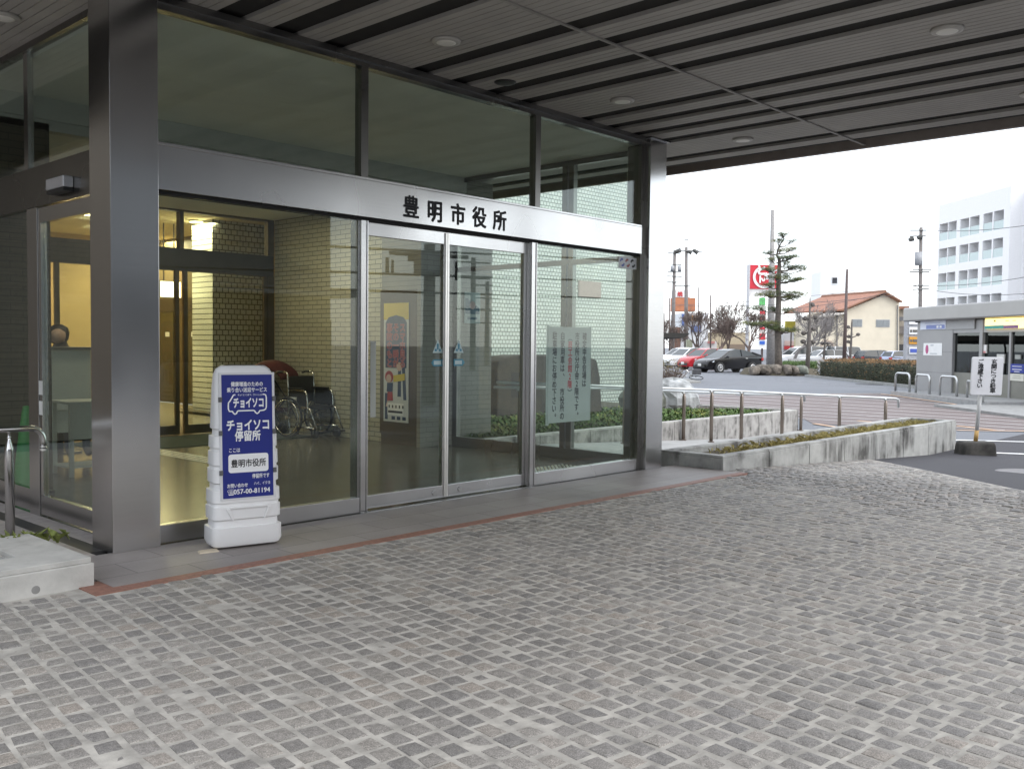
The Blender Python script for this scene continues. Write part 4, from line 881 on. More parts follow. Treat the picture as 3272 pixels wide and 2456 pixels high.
for a in np.linspace(0, math.pi/2, 8)[1:]: pts.append((pB.x+math.sin(a)*(pC.x-pB.x), ry, zr-(1-math.cos(a))*.09))
pts.append((pC.x, ry, pC.z)); t_.tube(pts, .021, 12); build('rail', t_, CHROME, hr, smooth=True)
t_ = MB(); t_.cyl((pC.x, ry, pC.z-.012), (pC.x, ry, pC.z+.002), .028, 14); t_.cyl((pC.x, ry, pC.z+.012), (pC.x, ry, pC.z+.02), .026, 14); build('end_collar', t_, CHROME, hr)
for xo in (0, -1.3, -2.6):
    q = PY(29, 1400, ry); x = q.x+xo; t_ = MB(); t_.tube([(x, ry, 0), (x, ry, zr-.14), (x, ry, zr-.13), (x, ry, zr-.07), (x, ry, zr-.02)], [.030, .030, .029, .012, .010], 14); build('post', t_, STEEL, hr, smooth=True)
    t_ = MB(); t_.lathe((x, ry, zr-.055), [(.004, -.012), (.013, -.006), (.013, .006), (.004, .012)], 12); build('bracket', t_, CHROME, hr, smooth=True)
# ================================================================== front planter, garden bed, ramp rails
jn = [9.08+1.06*k for k in range(1, 8)]
planter('concrete_planter', 'long stained concrete planter with dry grass between the ramp and the paved drive', 9.08, 16.75, 5.27, 6.11, .155, -.2, .13, CONC2, jn, .01, True)
blades(lambda: (9.6+6.9*random.random()**.7, random.gauss(5.70, .12), .075), 1500, .085, 1.5, DRYG, 'dry_grass', None, 'yellow dry grass growing along the long stained planter', 'grass', .006, kind='stuff')
gw = thing('garden_wall', 'low streaky concrete retaining wall along the ramp, with vertical joints', 'retaining wall', (13.3, 8.73, -.1))
js = [8.76]+[9.9+1.14*k for k in range(7)]+[17.86]; m_ = MB()
for a, c in zip(js[:-1], js[1:]): m_.box(a+.005, c-.005, 8.66, 8.80, GZ(c)-.08, .074)
q = PZ(2240, 1292, .10); e1 = Vector((17.80, 8.75, 0)); e2 = Vector((q.x, q.y, 0)); dd = (e2-e1).normalized(); nn = Vector((-dd.y, dd.x, 0)); L_ = (e2-e1).length
for k in range(5):
    c = e1+dd*(L_*(k+.5)/5); m_.obox((c.x, c.y, -.15), dd, nn, Z_, L_/10-.005, .07, .224)
build('wall', m_, CONC3, gw, bevel=.006)
m_ = MB()
for a, c in zip(js[:-1], js[1:]): m_.box(a+.003, c-.003, 8.668, 8.792, .0745, .10)
for k in range(5):
    c = e1+dd*(L_*(k+.5)/5); m_.obox((c.x, c.y, .0875), dd, nn, Z_, L_/10-.003, .063, .0125)
build('coping', m_, concrete('coping_concrete', (.52, .51, .48), (.3, .29, .27), .3), gw, bevel=.004)
bd = MB(); bd.add([(8.66, 8.81, .045), (17.78, 8.81, .045), (e2.x, e2.y, .045), (17, 17, .06), (8.66, 17, .06)], [(0, 1, 2, 3, 4)]); struct('garden_bed', bd, SOIL)
gv = MB(); random.seed(4)
def pebble(mb, x, y, z, r):
    mb.lathe((x, y, z), [(r*.5, -r*.3), (r, 0), (r*.55, r*.45)], 5)
for i in range(1500):
    x = 8.9+random.random()*8.7; pebble(gv, x, 8.83+abs(random.gauss(0, .05)), .052, random.uniform(.012, .03))
for i in range(900):
    x = random.uniform(15.2, 17.9); pebble(gv, x, 8.85+random.random()*1.5*(18-x)/2.6, .05, random.uniform(.012, .028))
struct('white_gravel', gv, M('white_pebble', (.62, .61, .58), .8, var=.2, scale=40), 'stuff')
GRN = M('juniper_green', (.075, .13, .028), .75, var=.5, scale=7); GRNY = M('juniper_light', (.20, .22, .05), .75, var=.35, scale=9)
gc_ = MB(); gl_ = MB()
for i in range(15000):
    x = random.uniform(8.8, 17.2); y = 8.93+random.random()**1.3*2.6
    if x > 15.2 and y > 8.95+(17.4-x)*.9: continue
    hgt = (.04+.12*min(1, (y-8.9)/.5)*(.75+.25*math.sin(x*3.1)*math.sin(y*4+x)))*(1 if x < 12.5 else .45) 
    z = .05+hgt*random.random()**.5; a = random.uniform(0, 6.28); L = random.uniform(.05, .10); d = Vector((math.cos(a), math.sin(a), random.uniform(.1, .9))).normalized(); s_ = Vector((-d.y, d.x, 0)).normalized()*random.uniform(.007, .013)
    p_ = Vector((x, y, z)); tgt = gl_ if math.sin(x*2.3+1)*math.sin(y*3.2)+random.gauss(0, .5) > .75 else gc_
    tgt.add([p_-s_, p_+s_, p_+d*L*.7+s_*1.2, p_+d*L, p_+d*L*.7-s_*1.2], [(0, 1, 2, 3, 4)])
o = struct('ground_cover', gc_, GRN, 'stuff'); o = struct('ground_cover', gl_, GRNY, 'stuff')
# boulders
def rock(name, c, rx, ry_, rz_, mat, lab, seed, cat='rock', group=None, yaw=0., flat=.0):
    random.seed(seed); mb = MB(); n, k = 14, 9; vs = []
    ph = [random.uniform(0, 6.28) for _ in range(6)]
    for i in range(k+1):
        th = math.pi*i/k
        for j in range(n):
            a = 2*math.pi*j/n; r = 1+.13*math.sin(2*a+ph[0]+th)+.10*math.sin(3*a+ph[1]-2*th)+.07*math.sin(5*a+ph[2])*math.sin(3*th+ph[3])+random.gauss(0, .03)
            x, y, z = r*math.sin(th)*math.cos(a), r*math.sin(th)*math.sin(a), math.cos(th)*(1+.08*math.sin(2*a+ph[4]))
            x = math.copysign(abs(x)**(1-flat), x); y = math.copysign(abs(y)**(1-flat), y); z = math.copysign(abs(z)**(1-flat*.7), z)
            x, y = x*rx, y*ry_; vs.append((c[0]+x*math.cos(yaw)-y*math.sin(yaw), c[1]+x*math.sin(yaw)+y*math.cos(yaw), c[2]+z*rz_))
    fs = [(i*n+j, i*n+(j+1) % n, (i+1)*n+(j+1) % n, (i+1)*n+j) for i in range(k) for j in range(n)]; mb.add(vs, fs)
    return solo(name, mb, mat, lab, cat, group, smooth=False)
RK1 = M('pale_boulder', (.36, .37, .37), .9, var=.5, scale=5, bmp=.8); RK2 = M('grey_boulder', (.17, .18, .15), .9, var=.5, scale=6, bmp=.8)
q = PZ(2195, 1310, .05); rock('boulder', (q.x+.25, q.y+.5, .22), .62, .45, .46, RK1, 'large pale grey boulder in the garden bed behind the ramp handrail', 11)
q = PZ(2125, 1312, .05); rock('boulder', (q.x+.3, q.y+.7, .2), .55, .45, .48, RK2, 'darker mossy grey boulder left of the pale boulder, beside the right pillar', 12)
# dark stone monument seen through the glass
SY = 10.6
mo = MB(); out = [(1588, 1336), (1590, 1250), (1588, 1180), (1594, 1153), (1612, 1140), (1650, 1134), (1760, 1133), (1880, 1138), (1908, 1150), (1918, 1200), (1926, 1336)]
pts = [PY(u, v, SY) for u, v in out]; x0 = pts[0].x
mo.prism([(p_.x, p_.z) for p_ in pts], (0, SY+.38, 0), X_, Z_, -Y_, .38)
solo('stone_monument', mo, M('monument_stone', (.06, .046, .034), .7, var=.4, scale=4, bmp=.6), 'broad dark brown stone monument with a rough outline in the garden behind the glass', 'monument', bevel=.03)
# ramp rails
def rail(name, lab, pts, posts, zoff):
    rt = thing(name, lab, 'handrail', pts[0]); t_ = MB(); t_.tube(pts, .021, 12); build('rail', t_, GALV, rt, smooth=True)
    for x, y, zt in posts:
        t_ = MB(); t_.tube([(x, y, GZ(x)-.01), (x, y, zt-.09), (x, y, zt-.075), (x, y, zt-.03)], [.03, .03, .022, .018], 12); build('post', t_, M('post_bronze_steel', (.24, .20, .17), .4, .8, .1), rt, smooth=True)
        t_ = MB(); t_.lathe((x, y, GZ(x)), [(.055, 0), (.055, .012), (.035, .02)], 12); build('post_base', t_, MATS['post_bronze_steel'], rt)
        t_ = MB(); t_.tube([(x-.05, y, zt-.024), (x+.05, y, zt-.026)], .018, 8); build('bracket', t_, GALV, rt, smooth=True)
    return rt
B0 = PZ(2275, 1247, .68)
p2 = G(2272, 1412); z2 = (CAM+ray(2275, 1246)*((p2.xy.length)/ray(2275, 1246).xy.length)).z
def zat(u, v, p): d = ray(u, v); return H+d.z*(Vector((p[0], p[1])).length/d.xy.length)
E_ = Vector((16.95, 6.38, 0)); ze = zat(2855, 1273, E_)
pts = [Vector((8.9, 8.55, z2+.22)), Vector((p2.x, p2.y, z2)), Vector((E_.x, E_.y, ze))]
pl_ = []
for u in (2370, 2500, 2683, 2830):
    d = ray(u, 1300); a = Vector((p2.x, p2.y)); b = Vector((E_.x, E_.y)); n2 = Vector((-d.y, d.x)); t = a.dot(n2)/((a-b).dot(n2)); q = a+(b-a)*t
    pl_.append((q.x, q.y, z2+(ze-z2)*t))
a_ = pts[0]; t = (11.45-a_.x)/(p2.x-a_.x); pl0 = (11.45, a_.y+(p2.y-a_.y)*t, a_.z+(z2-a_.z)*t)
pts.append(Vector((E_.x+.05, E_.y-.03, ze-.02))); pts.append(Vector((E_.x+.055, E_.y-.035, ze-.16)))
rail('ramp_handrail', 'front ramp handrail with a bent end, running from the pillar down beside the long planter', pts, [pl0, (p2.x, p2.y, z2)]+pl_, 0)
pts = [Vector((8.9, 8.6, .79)), Vector((11.4, 8.6, .71)), Vector((13.5, 8.6, .60)), Vector((15.4, 8.6, .50)), Vector((17.9, 8.6, .40)), Vector((17.98, 8.6, .38)), Vector((17.99, 8.6, .26))]
rail('ramp_handrail', 'rear ramp handrail standing against the streaky garden wall', pts, [(9.4, 8.6, .77), (13.5, 8.6, .60), (17.85, 8.6, .40)], 0)
# ================================================================== white tiled wing and things behind the glass
WT = bricks('white_wing_tiles', (.60, .63, .59), (.72, .74, .68), (.13, .14, .13), .123, .0985, .011, 'xz', .35, .5, .5, .06)
wing = thing('tiled_wing', 'white tiled wall of the city hall wing beyond the garden', 'building wing', (15, 15.9, 0))
p = MB(); p.box(8.9, 22.55, 15.85, 16.6, -.4, 9); build('wall', p, WT, wing)
a = PY(1848, 896, 15.84); b = PY(1917, 952, 15.84); p = MB(); p.box(a.x, b.x, 15.80, 15.849, b.z, a.z); build('wall_panel', p, M('pinkish_panel', (.36, .26, .225), .5, var=.06), wing, bevel=.004)
# bicycle shelter to the right of the pillar
sy = 27.0; a = PY(1902, 1064, sy); b = PY(2189, 1066, sy)
sh = thing('cycle_shelter', 'dark flat roofed cycle shelter with curved posts, partly behind the right pillar', 'shelter', ((a.x+b.x)/2, sy, -.32))
p = MB(); zr2 = PY(2150, 1072, sy).z; p.loft([[(a.x-.8, sy-.1, zr2-.12), (a.x-.8, sy+2.6, zr2-.28), (a.x-.8, sy+2.6, zr2-.02), (a.x-.8, sy-.1, zr2+.14)], [(b.x-.3, sy-.1, zr2-.12), (b.x-.3, sy+2.6, zr2-.28), (b.x-.3, sy+2.6, zr2-.02), (b.x-.3, sy-.1, zr2+.14)], [(b.x+.25, sy-.1, zr2+.09), (b.x+.25, sy+2.6, zr2-.07), (b.x+.25, sy+2.6, zr2-.03), (b.x+.25, sy-.1, zr2+.14)]]); build('roof', p, DARKCAV, sh)
for u in (1925, 1975, 2113):
    x = PY(u, 1100, sy).x; p = MB(); p.tube([(x, sy+2.2, -.32), (x, sy+2.2, zr2-1.0), (x, sy+2.0, zr2-.45), (x, sy+1.5, zr2-.12), (x, sy+.2, zr2-.02)], .05, 8); build('curved_post', p, DARKCAV, sh, smooth=True)
WT2 = bricks('yellow_wall_tiles', (.50, .47, .33), (.55, .51, .36), (.2, .19, .14), .30, .12, .01, 'xz', .5, .5, .4, .1)
a = PY(1890, 1100, 36); b = PY(2030, 1100, 36); p = MB(); p.box(a.x, b.x+2.5, 36, 36.3, -.4, 1.30); solo('tiled_boundary_wall', p, WT2, 'yellowish tiled boundary wall seen under the cycle shelter', 'wall')
# ================================================================== no-parking sign
FZ = -.322
q = G(3116, 1450); sg = thing('no_parking_sign', 'white sign board with black upright Japanese words on a pole in a dark block', 'sign', (q.x, q.y, FZ))
SUr = Vector((.70, -.714, 0)); SNr = Vector((-.714, -.70, 0)); bc = Vector((q.x, q.y, FZ))
sc_ = (bc-CAM).dot(_f)/FPX                                   # metres per photo pixel at the sign
p = MB(); hw = 55*sc_; hh = 41*sc_
p.loft([[bc+SUr*a*hw*k+SNr*b*hw*.62*k+Z_*z for a, b in ((-1, -1), (1, -1), (1, 1), (-1, 1))] for z, k in ((-.03, 1), (hh*.75, .93), (hh, .86))]); build('base_block', p, M('dark_block', (.05, .047, .042), .9, var=.7, scale=5, bmp=.6), sg, bevel=.03)
top = PD(3130, 1140, (bc-CAM).dot(_f)); top.x, top.y = bc.x, bc.y; tilt = SUr*(16*sc_)
p = MB(); p.tube([bc+Z_*(hh+.002), bc+tilt*.2+Z_*(hh+.17)], .033, 12); build('pole_foot', p, M('ochre_paint', (.50, .31, .10), .6, var=.3, scale=12), sg, smooth=True)
p = MB(); p.tube([bc+tilt*.2+Z_*(hh+.171), Vector((top.x, top.y, top.z-.1))+tilt], .030, 12); build('pole', p, WHITE, sg, smooth=True)
wb_, hb_ = 101*sc_, 121*sc_; BV = (Z_+SUr*.03).normalized(); BO = Vector((top.x, top.y, top.z-hb_))+tilt*1.0-SUr*(wb_*.44)+SNr*.035
pts = []; r_ = .025
for cx, cy, s in ((wb_-r_, hb_-r_, 0), (r_, hb_-r_, 1), (r_, r_, 2), (wb_-r_, r_, 3)):
    for k in range(4): t = math.pi/2*(s+k/3); pts.append((cx+r_*math.cos(t), cy+r_*math.sin(t)))
p = MB(); p.prism(pts, BO, SUr, BV, SNr, .03); bo_ = build('board', p, M('sign_white', (.66, .66, .68), .5, var=.08, scale=3), sg, bevel=.006)
T = MB(); put_column(T, '玄関につき駐車', wb_*.70, hb_*.945, hb_*.134, hb_*.126, BO+SNr*.03, SUr, BV, SNr, .035, .002, sx=1.2); put_column(T, 'ご遠慮下さい', wb_*.28, hb_*.945, hb_*.134, hb_*.126, BO+SNr*.03, SUr, BV, SNr, .035, .002, sx=1.2); build('lettering', T, INK, bo_)
# ================================================================== cash machine kiosk
KA = G(2925, 1255); KU = Vector((-.671, -.741, 0)).normalized(); KN = Vector((-KU.y*-1*-1, 0, 0)); KN = Vector((KU.y, -KU.x, 0)); KN = KN if KN.dot(Vector((-1, -1, 0))+KA*-0) > 0 else -KN
if KN.dot(-Vector((KA.x, KA.y, 0))) < 0: KN = -KN
kz = FZ
def KP(u, v, off=0.): return PP(u, v, Vector((KA.x, KA.y, 0))+KN*off, KN)
def kuz(u, v, off=0.):
    q = KP(u, v, off); d = q-KA; return d.x*KU.x+d.y*KU.y, q.z
kio = thing('bank_kiosk', 'grey metal cash machine kiosk with a wide silver roof band', 'kiosk', (KA.x, KA.y, kz))
KO = Vector((KA.x, KA.y, 0)); KB = -KN
def kbox(name, u0, u1, d0, d1, z0, z1, mat, parent=kio, bevel=0.):
    p = MB(); p.obox(KO+KU*((u0+u1)/2)-KN*((d0+d1)/2)+Z_*((z0+z1)/2), KU, KN, Z_, abs(u1-u0)/2, abs(d1-d0)/2, (z1-z0)/2); return build(name, p, mat, parent, bevel=bevel)
KG = M('kiosk_grey_panel', (.30, .295, .295), .4, .2, .05, 1.5); KW = 9.6
uA = kuz(3040, 1200)[0]; zf0 = 2.40; zf1 = 2.92
kbox('wall', 0, uA, 0, 3.5, kz, 2.36, KG, bevel=.02); kbox('wall', uA, KW, 1.0, 3.5, kz, 2.36, M('kiosk_inner', (.10, .10, .09), .5, var=.15)); kbox('ceiling', -.2, KW, .02, 3.5, 2.361, 2.399, M('kiosk_soffit', (.07, .07, .07), .6))
SIL = M('kiosk_silver', (.33, .32, .31), .4, .45, .06, 1)
kbox('roof_band', -.45, KW+.4, -.35, 3.8, zf0, zf1, SIL, bevel=.05)
for z in (.5, 1.25): kbox('seam', .0, uA, -.003, .001, z, z+.01, M('seam_dark', (.12, .12, .125), .6))
u3, _ = kuz(3132, 1150); u4, _ = kuz(3222, 1150)
kbox('mullion', u3-.09, u3+.09, .0, .2, kz, 2.36, KG); kbox('header', uA, KW, .02, .2, 1.93, 2.36, KG)
zhead = 1.93
kbox('mullion', u4-.05, u4+.05, .04, .2, kz, 1.929, KG)
for a, c in ((uA+.01, u3-.091), (u3+.091, u4-.051), (u4+.051, KW)):
    kbox('pane', a, c, .10, .112, .55, 1.929, GLASSD); kbox('lower_panel', a, c, .07, .15, kz, .549, M('kiosk_lower_slats', (.20, .195, .17), .5, .2, .15, 1.5))
def ksign(name, u0, v0, u1, v1, mats, lab, off=.05):
    a = kuz(u0, v0, off); b = kuz(u1, v1, off); t = thing(name, lab, 'sign', KO+KU*((a[0]+b[0])/2)+KN*off+Z_*b[1])
    w_ = b[0]-a[0]; h_ = a[1]-b[1]; O = KO+KU*a[0]+KN*(off-.04)+Z_*b[1]
    p = MB(); p.prism([(0, 0), (w_, 0), (w_, h_), (0, h_)], O, KU, Z_, KN, .04); build('board', p, mats[0], t)
    for nm, mt_, rects in mats[1:]:
        p = MB()
        for r in rects: p.prism([(w_*r[0], h_*r[1]), (w_*r[2], h_*r[1]), (w_*r[2], h_*r[3]), (w_*r[0], h_*r[3])], O+KN*(.0415+.001*len(rects) if nm != 'print' else .045), KU, Z_, KN, .003)
        build(nm, p, mt_, t)
    return t
PBL = M('pale_blue_print', (.20, .25, .52), .5, var=.05)
ksign('sign_board', 2941, 1024, 3021, 1051, [M('lit_white_board', (.66, .69, .80), .4, var=.03), ('blue_stripe', PBL, [(.25, .05, .97, .46)]), ('print', M('pale_print', (.45, .5, .68), .5, var=0), [(.2, .62, .8, .7)]), ('print', WHITEI, [(.66, .14, .74, .38), (.78, .14, .86, .38)])], 'white and blue sign board at the upper left of the kiosk')
ksign('sign_board', 3023, 1018, 3113, 1050, [M('blank_grey_board', (.36, .36, .36), .5, var=.04)], 'blank grey sign board beside the white and blue sign of the kiosk', .03)
ksign('lit_sign', 3148, 1019, 3300, 1047, [glow('lit_yellow_sign', (1, .74, .22), 1.1), ('green_stripe', M('green_print', (.06, .36, .30), .5, var=0), [(.0, .0, .41, .33)]), ('purple_stripe', M('purple_print', (.22, .10, .24), .5, var=0), [(.41, .0, .72, .30)]), ('print', M('brown_print', (.4, .28, .05), .5, var=0), [(.2, .68, .24, .86), (.45, .7, .52, .76), (.6, .7, .66, .76)])], 'glowing yellow sign with green and purple stripes under the kiosk roof')
ksign('notice_board', 2951, 1096, 3009, 1136, [WHITE, ('print', M('grey_print', (.45, .47, .5), .6, var=0), [(.40, .78, .56, .86), (.38, .12, .75, .19)])], 'white notice with a tall pink oval on the grey kiosk wall', .012)
a = kuz(2962, 1116, .012); p = MB(); p.prism([(a[0]+.105*math.cos(t), a[1]+.17*math.sin(t)) for t in np.linspace(0, 6.28, 20, False)], KO+KN*.014, KU, Z_, KN, .002); o = build('pink_oval', p, M('pink_print', (.42, .07, .19), .5, var=.05), [x for x in COL.objects if x.name.startswith('notice_board')][0])
ksign('paper_notice', 3139, 1101, 3151, 1128, [WHITE, ('print', M('pink_label', (.6, .25, .25), .6, var=0), [(.1, .02, .9, .25)])], 'small white and pink notice strip on the kiosk glass', -.05)
ksign('paper_notice', 3185, 1131, 3208, 1161, [M('paper_grey', (.52, .52, .50), .7, var=.05)], 'square white paper on the kiosk glass right of the sign board', -.05)
ksign('paper_notice', 3243, 1133, 3260, 1147, [M('paper_dim', (.3, .31, .29), .7, var=.1)], 'small pale paper high on the right kiosk panel', -.05)
ksign('paper_notice', 3229, 1162, 3271, 1192, [M('deep_blue_paper', (.015, .035, .26), .5, var=.03), ('print', WHITEI, [(.15, .70, .85, .76), (.15, .35, .85, .42), (.3, .1, .7, .17)])], 'blue notice on the right kiosk panel above a cream one', -.04)
ksign('paper_notice', 3228, 1193, 3270, 1218, [M('cream_notice', (.60, .59, .52), .6, var=.03), ('print', M('grey_line', (.35, .35, .3), .6, var=0), [(.25, .7, .75, .76), (.2, .4, .8, .46)])], 'cream notice under the blue notice on the right kiosk panel', -.04)
kbox('red_machine', kuz(3072, 1100)[0], kuz(3092, 1100)[0], .3, .6, kz+.2, 1.5, M('machine_red', (.35, .025, .03), .5, var=.1)); kbox('cash_machine', u3+.3, u4-.2, .4, .95, kz, 1.0, M('machine_grey', (.16, .155, .14), .5))
# raised kerb and hoop barriers
kp = MB(); e0, e1 = G(2846, 1260), G(3148, 1297); ku = (e1-e0); ku.z = 0; ku.normalize(); kn = Vector((ku.y, -ku.x, 0)); kn = kn if kn.dot(KA) > 0 else -kn
mid = (e0+e1)/2; kp.obox((mid.x, mid.y, FZ+.03), ku, kn, Z_, (e1-e0).length/2, .001, .10); kp.obox(Vector((mid.x, mid.y, FZ+.03))+kn*1.2, ku, kn, Z_, (e1-e0).length/2, 1.2, .10)
struct('kiosk_platform', kp, M('kerb_grey', (.30, .30, .30), .8, var=.15))
kp = MB(); c = Vector((mid.x, mid.y, FZ))+kn*1.6+ku*((e1-e0).length/2+4.4); kp.obox(c, ku, kn, Z_, 4.3, 3.2, .05); struct('kiosk_forecourt', kp, M('forecourt_concrete', (.27, .27, .265), .8, var=.15))
for i, ((ua, va), (ub, vb), vt, lab) in enumerate((((2861, 1248), (2906, 1252), 1191, 'steel hoop barrier in front of the hedge, leftmost of the row'), ((2926, 1254), (2970, 1259), 1196, 'steel hoop barrier in front of the grey kiosk wall, middle of the row'),
                                 ((3003, 1262), (3057, 1267), 1201, 'steel hoop barrier at the right edge of the grey kiosk wall'), ((3090, 1269), (3140, 1284), 1216, 'steel hoop barrier partly hidden behind the white no parking board'))):
    a = PZ(ua, va, FZ+.13); b = PZ(ub, vb, FZ+.13); zt_ = zat(ua, vt, a); m_ = MB(); r_ = .16; dv = (b-a); dv.z = 0; Lh = dv.length; dv.normalize()
    pts = [a+Z_*-.02, Vector((a.x, a.y, zt_-r_))]+[a+dv*(r_-r_*math.cos(t))+Z_*(zt_-r_-a.z+r_*math.sin(t)) for t in np.linspace(.2, math.pi/2, 6)]
    pts += [a+dv*(Lh-r_+r_*math.sin(t))+Z_*(zt_-r_-a.z+r_*math.cos(t)) for t in np.linspace(0, math.pi/2, 7)]+[Vector((b.x, b.y, a.z-.02))]
    m_.tube(pts, .04, 10); solo('hoop_barrier', m_, GALV, lab, 'barrier', 'hoop barriers in front of the kiosk', smooth=True)
# ================================================================== hedge
HEDG = M('hedge_dark', (.028, .032, .014), .8, var=.6, scale=2); HEDT = M('hedge_brown', (.17, .095, .04), .85, var=.4, scale=2)
hd_ = MB(); ht_ = MB(); random.seed(9); h0, h1 = G(2605, 1203), G(2990, 1243); hu = (h1-h0); hu.z = 0; HL = hu.length; hu.normalize(); hn = Vector((hu.y, -hu.x, 0)); hn = hn if hn.dot(h0) > 0 else -hn
for i in range(16000):
    s = random.random()*HL; d = random.random()**1.5*3.2; z = random.random()
    hmax = .98+.10*math.sin(s*1.7)*math.sin(s*.6+1)-.25*max(0, 1-s/1.2)
    if d > .35: z = 1-random.random()*.12
    c = h0+hu*s+hn*(d-.12*math.sin(z*3.1)+.08*math.sin(s*2.2)); c.z = FZ+.05+z*hmax
    a = random.uniform(0, 6.28); e = random.uniform(-.6, .9); dr = Vector((math.cos(a)*math.cos(e), math.sin(a)*math.cos(e), math.sin(e))); sd_v = dr.orthogonal().normalized()*random.uniform(.02, .04)
    L = random.uniform(.05, .13); tgt = ht_ if (z > .93 and random.random() < .8) or random.random() < .05 else hd_
    tgt.add([c-sd_v, c+sd_v, c+dr*L], [(0, 1, 2)])
hd_.obox(h0+hu*HL/2+hn*1.75+Z_*(FZ-h0.z+.42), hu, hn, Z_, HL/2-.1, 1.5, .45)
hg = thing('hedge', 'long clipped hedge with dark sides and a brown top beside the car park', 'hedge', (h0.x, h0.y, FZ)); build('foliage', hd_, HEDG, hg); build('top_foliage', ht_, HEDT, hg)
ks = MB(); ks.obox(h0+hu*HL/2-hn*.35+Z_*(FZ-h0.z), hu, hn, Z_, HL/2+.6, .09, .10); struct('hedge_kerb', ks, M('kerb_stone', (.27, .27, .26), .85, var=.2))
# ================================================================== cloud-pruned pine on its rock mound
TD = (G(2485, 1197)-CAM).dot(_f); 
def TP(u, v, dd=0.): return PD(u, v, TD+dd)
pine = thing('pine_tree', 'tall cloud pruned pine tree with layered tufts on a rock mound', 'tree', (TP(2486, 1197).x, TP(2486, 1197).y, FZ))
BARK = M('pine_bark', (.095, .08, .068), .9, var=.4, scale=8, bmp=.8); BARKG = M('grey_bark', (.12, .105, .095), .9, var=.35, scale=8)
tk = MB(); pts = [TP(2488, 1200), TP(2487, 1120), TP(2485, 1040), TP(2488, 960), TP(2487, 900), TP(2490, 850), TP(2490, 826), TP(2482, 816), TP(2486, 797), TP(2494, 780), TP(2503, 766), TP(2507, 752)]
tk.tube(pts, [.26, .21, .19, .165, .13, .115, .10, .07, .055, .042, .03, .015], 12); build('trunk', tk, BARK, pine, smooth=True)
PADS = [(2504, 751, 16, 5), (2490, 768, 14, 5), (2527, 771, 9, 4), (2453, 805, 11, 7), (2524, 797, 18, 6), (2492, 798, 10, 5), (2530, 820, 17, 8), (2503, 823, 16, 5), (2466, 831, 10, 6), (2459, 858, 17, 7), (2535, 853, 31, 6), (2563, 862, 6, 3), (2511, 839, 10, 4), (2477, 885, 20, 7), (2533, 893, 37, 6), (2453, 910, 17, 6), (2513, 882, 12, 5), (2441, 938, 28, 9), (2530, 938, 36, 9), (2427, 983, 20, 8), (2434, 1034, 48, 8), (2509, 1054, 34, 8), (2524, 950, 26, 8), (2518, 991, 15, 7), (2470, 990, 16, 7), (2480, 1048, 20, 8)]
NEED = M('pine_needles', (.06, .085, .028), .75, var=.5, scale=3); NEEDY = M('pine_needles_pale', (.155, .155, .05), .8, var=.4, scale=3)
cr = MB(); crp = MB(); br_ = MB(); random.seed(21); px2m = TD/FPX
for (u, v, wd_, ht) in PADS:
    dd = random.uniform(-1.1, 1.1) if wd_ < 25 else random.uniform(-.5, .5); c = TP(u, v, dd)
    base = TP(2487, v+random.uniform(6, 20)); mid_ = base.lerp(c, .55)+Vector((0, 0, -.15)); br_.tube([base, mid_, c+Vector((0, 0, -ht*px2m*.5))], [.09 if wd_ > 20 else .05, .05 if wd_ > 20 else .03, .02], 6)
    for s_i in range(max(3, int(wd_*.42))):
        a = random.uniform(0, 6.28); r = random.random()**.45
        q0 = c+CR*(math.cos(a)*r*wd_*1.12*px2m)+CF*(math.sin(a)*r*wd_*px2m*.7)+Z_*(random.gauss(.0, .38)*ht*px2m)
        br_.tube([mid_.lerp(c, random.uniform(.2, 1)), mid_.lerp(q0, .6)+Z_*random.uniform(-.12, .02), q0-Z_*.05], [.022, .016, .008], 4, False)
        tgt = crp if random.random() < .3 else cr
        for i in range(30):
            q = q0+Vector((random.gauss(0, .17), random.gauss(0, .17), random.gauss(0, .055)))
            for k in range(3):
                dr = Vector((random.gauss(0, 1), random.gauss(0, 1), random.uniform(-.3, 1.6))).normalized(); sd_v = dr.orthogonal().normalized()*.012
                tgt.add([q-sd_v, q+sd_v, q+dr*random.uniform(.09, .2)], [(0, 1, 2)])
build('branches', br_, BARK, pine); build('crown', cr, NEED, pine); build('pale_crown', crp, NEEDY, pine)
RKM = M('mound_rock', (.165, .14, .115), .95, var=.5, scale=3, bmp=.8)
rl = ['low mossy grey rock at the left end of the mound', 'squat rock under the pine trunk, second from the left', 'rounded dark rock lying lowest in front of the mound', 'brown rock just right of the pine trunk', 'tall narrow brown rock right of the middle of the mound', 'dark rock in the cleft beside the largest grey rock', 'large grey rock at the right end of the mound']
for k, (u, v, a, b) in enumerate(((2410, 1184, 15, 15), (2436, 1180, 18, 16), (2452, 1188, 16, 12), (2478, 1181, 17, 17), (2512, 1182, 14, 17), (2535, 1184, 12, 15), (2560, 1183, 21, 16))):
    c = PD(u, v, TD-.6+.3*math.sin(k)); rock('rock', c, a*px2m, .7, b*px2m, RKM if k != 6 else RK2, rl[k], 40+k, 'rock', 'rocks of the mound under the pine', YAW*-1, .25)
mn = MB(); c = PD(2492, 1186, TD+1.2); mn.lathe((c.x, c.y, FZ-.05), [(2.5, 0), (2.2, .4), (1.2, .62), (.1, .7)], 24); struct('mound', mn, SOIL)
sc2 = MB()
for i in range(1800):
    q = PD(random.uniform(2500, 2610), 1178, TD+random.uniform(.2, 3.2)); q.z = FZ+.35+random.random()*.45; dr = Vector((random.gauss(0, 1), random.gauss(0, 1), random.uniform(0, 1.5))).normalized(); sv_ = dr.orthogonal().normalized()*.04; sc2.add([q-sv_, q+sv_, q+dr*.15], [(0, 1, 2)])
solo('low_shrub', sc2, GRN, 'low green shrub spreading to the right of the pine trunk', 'shrub')
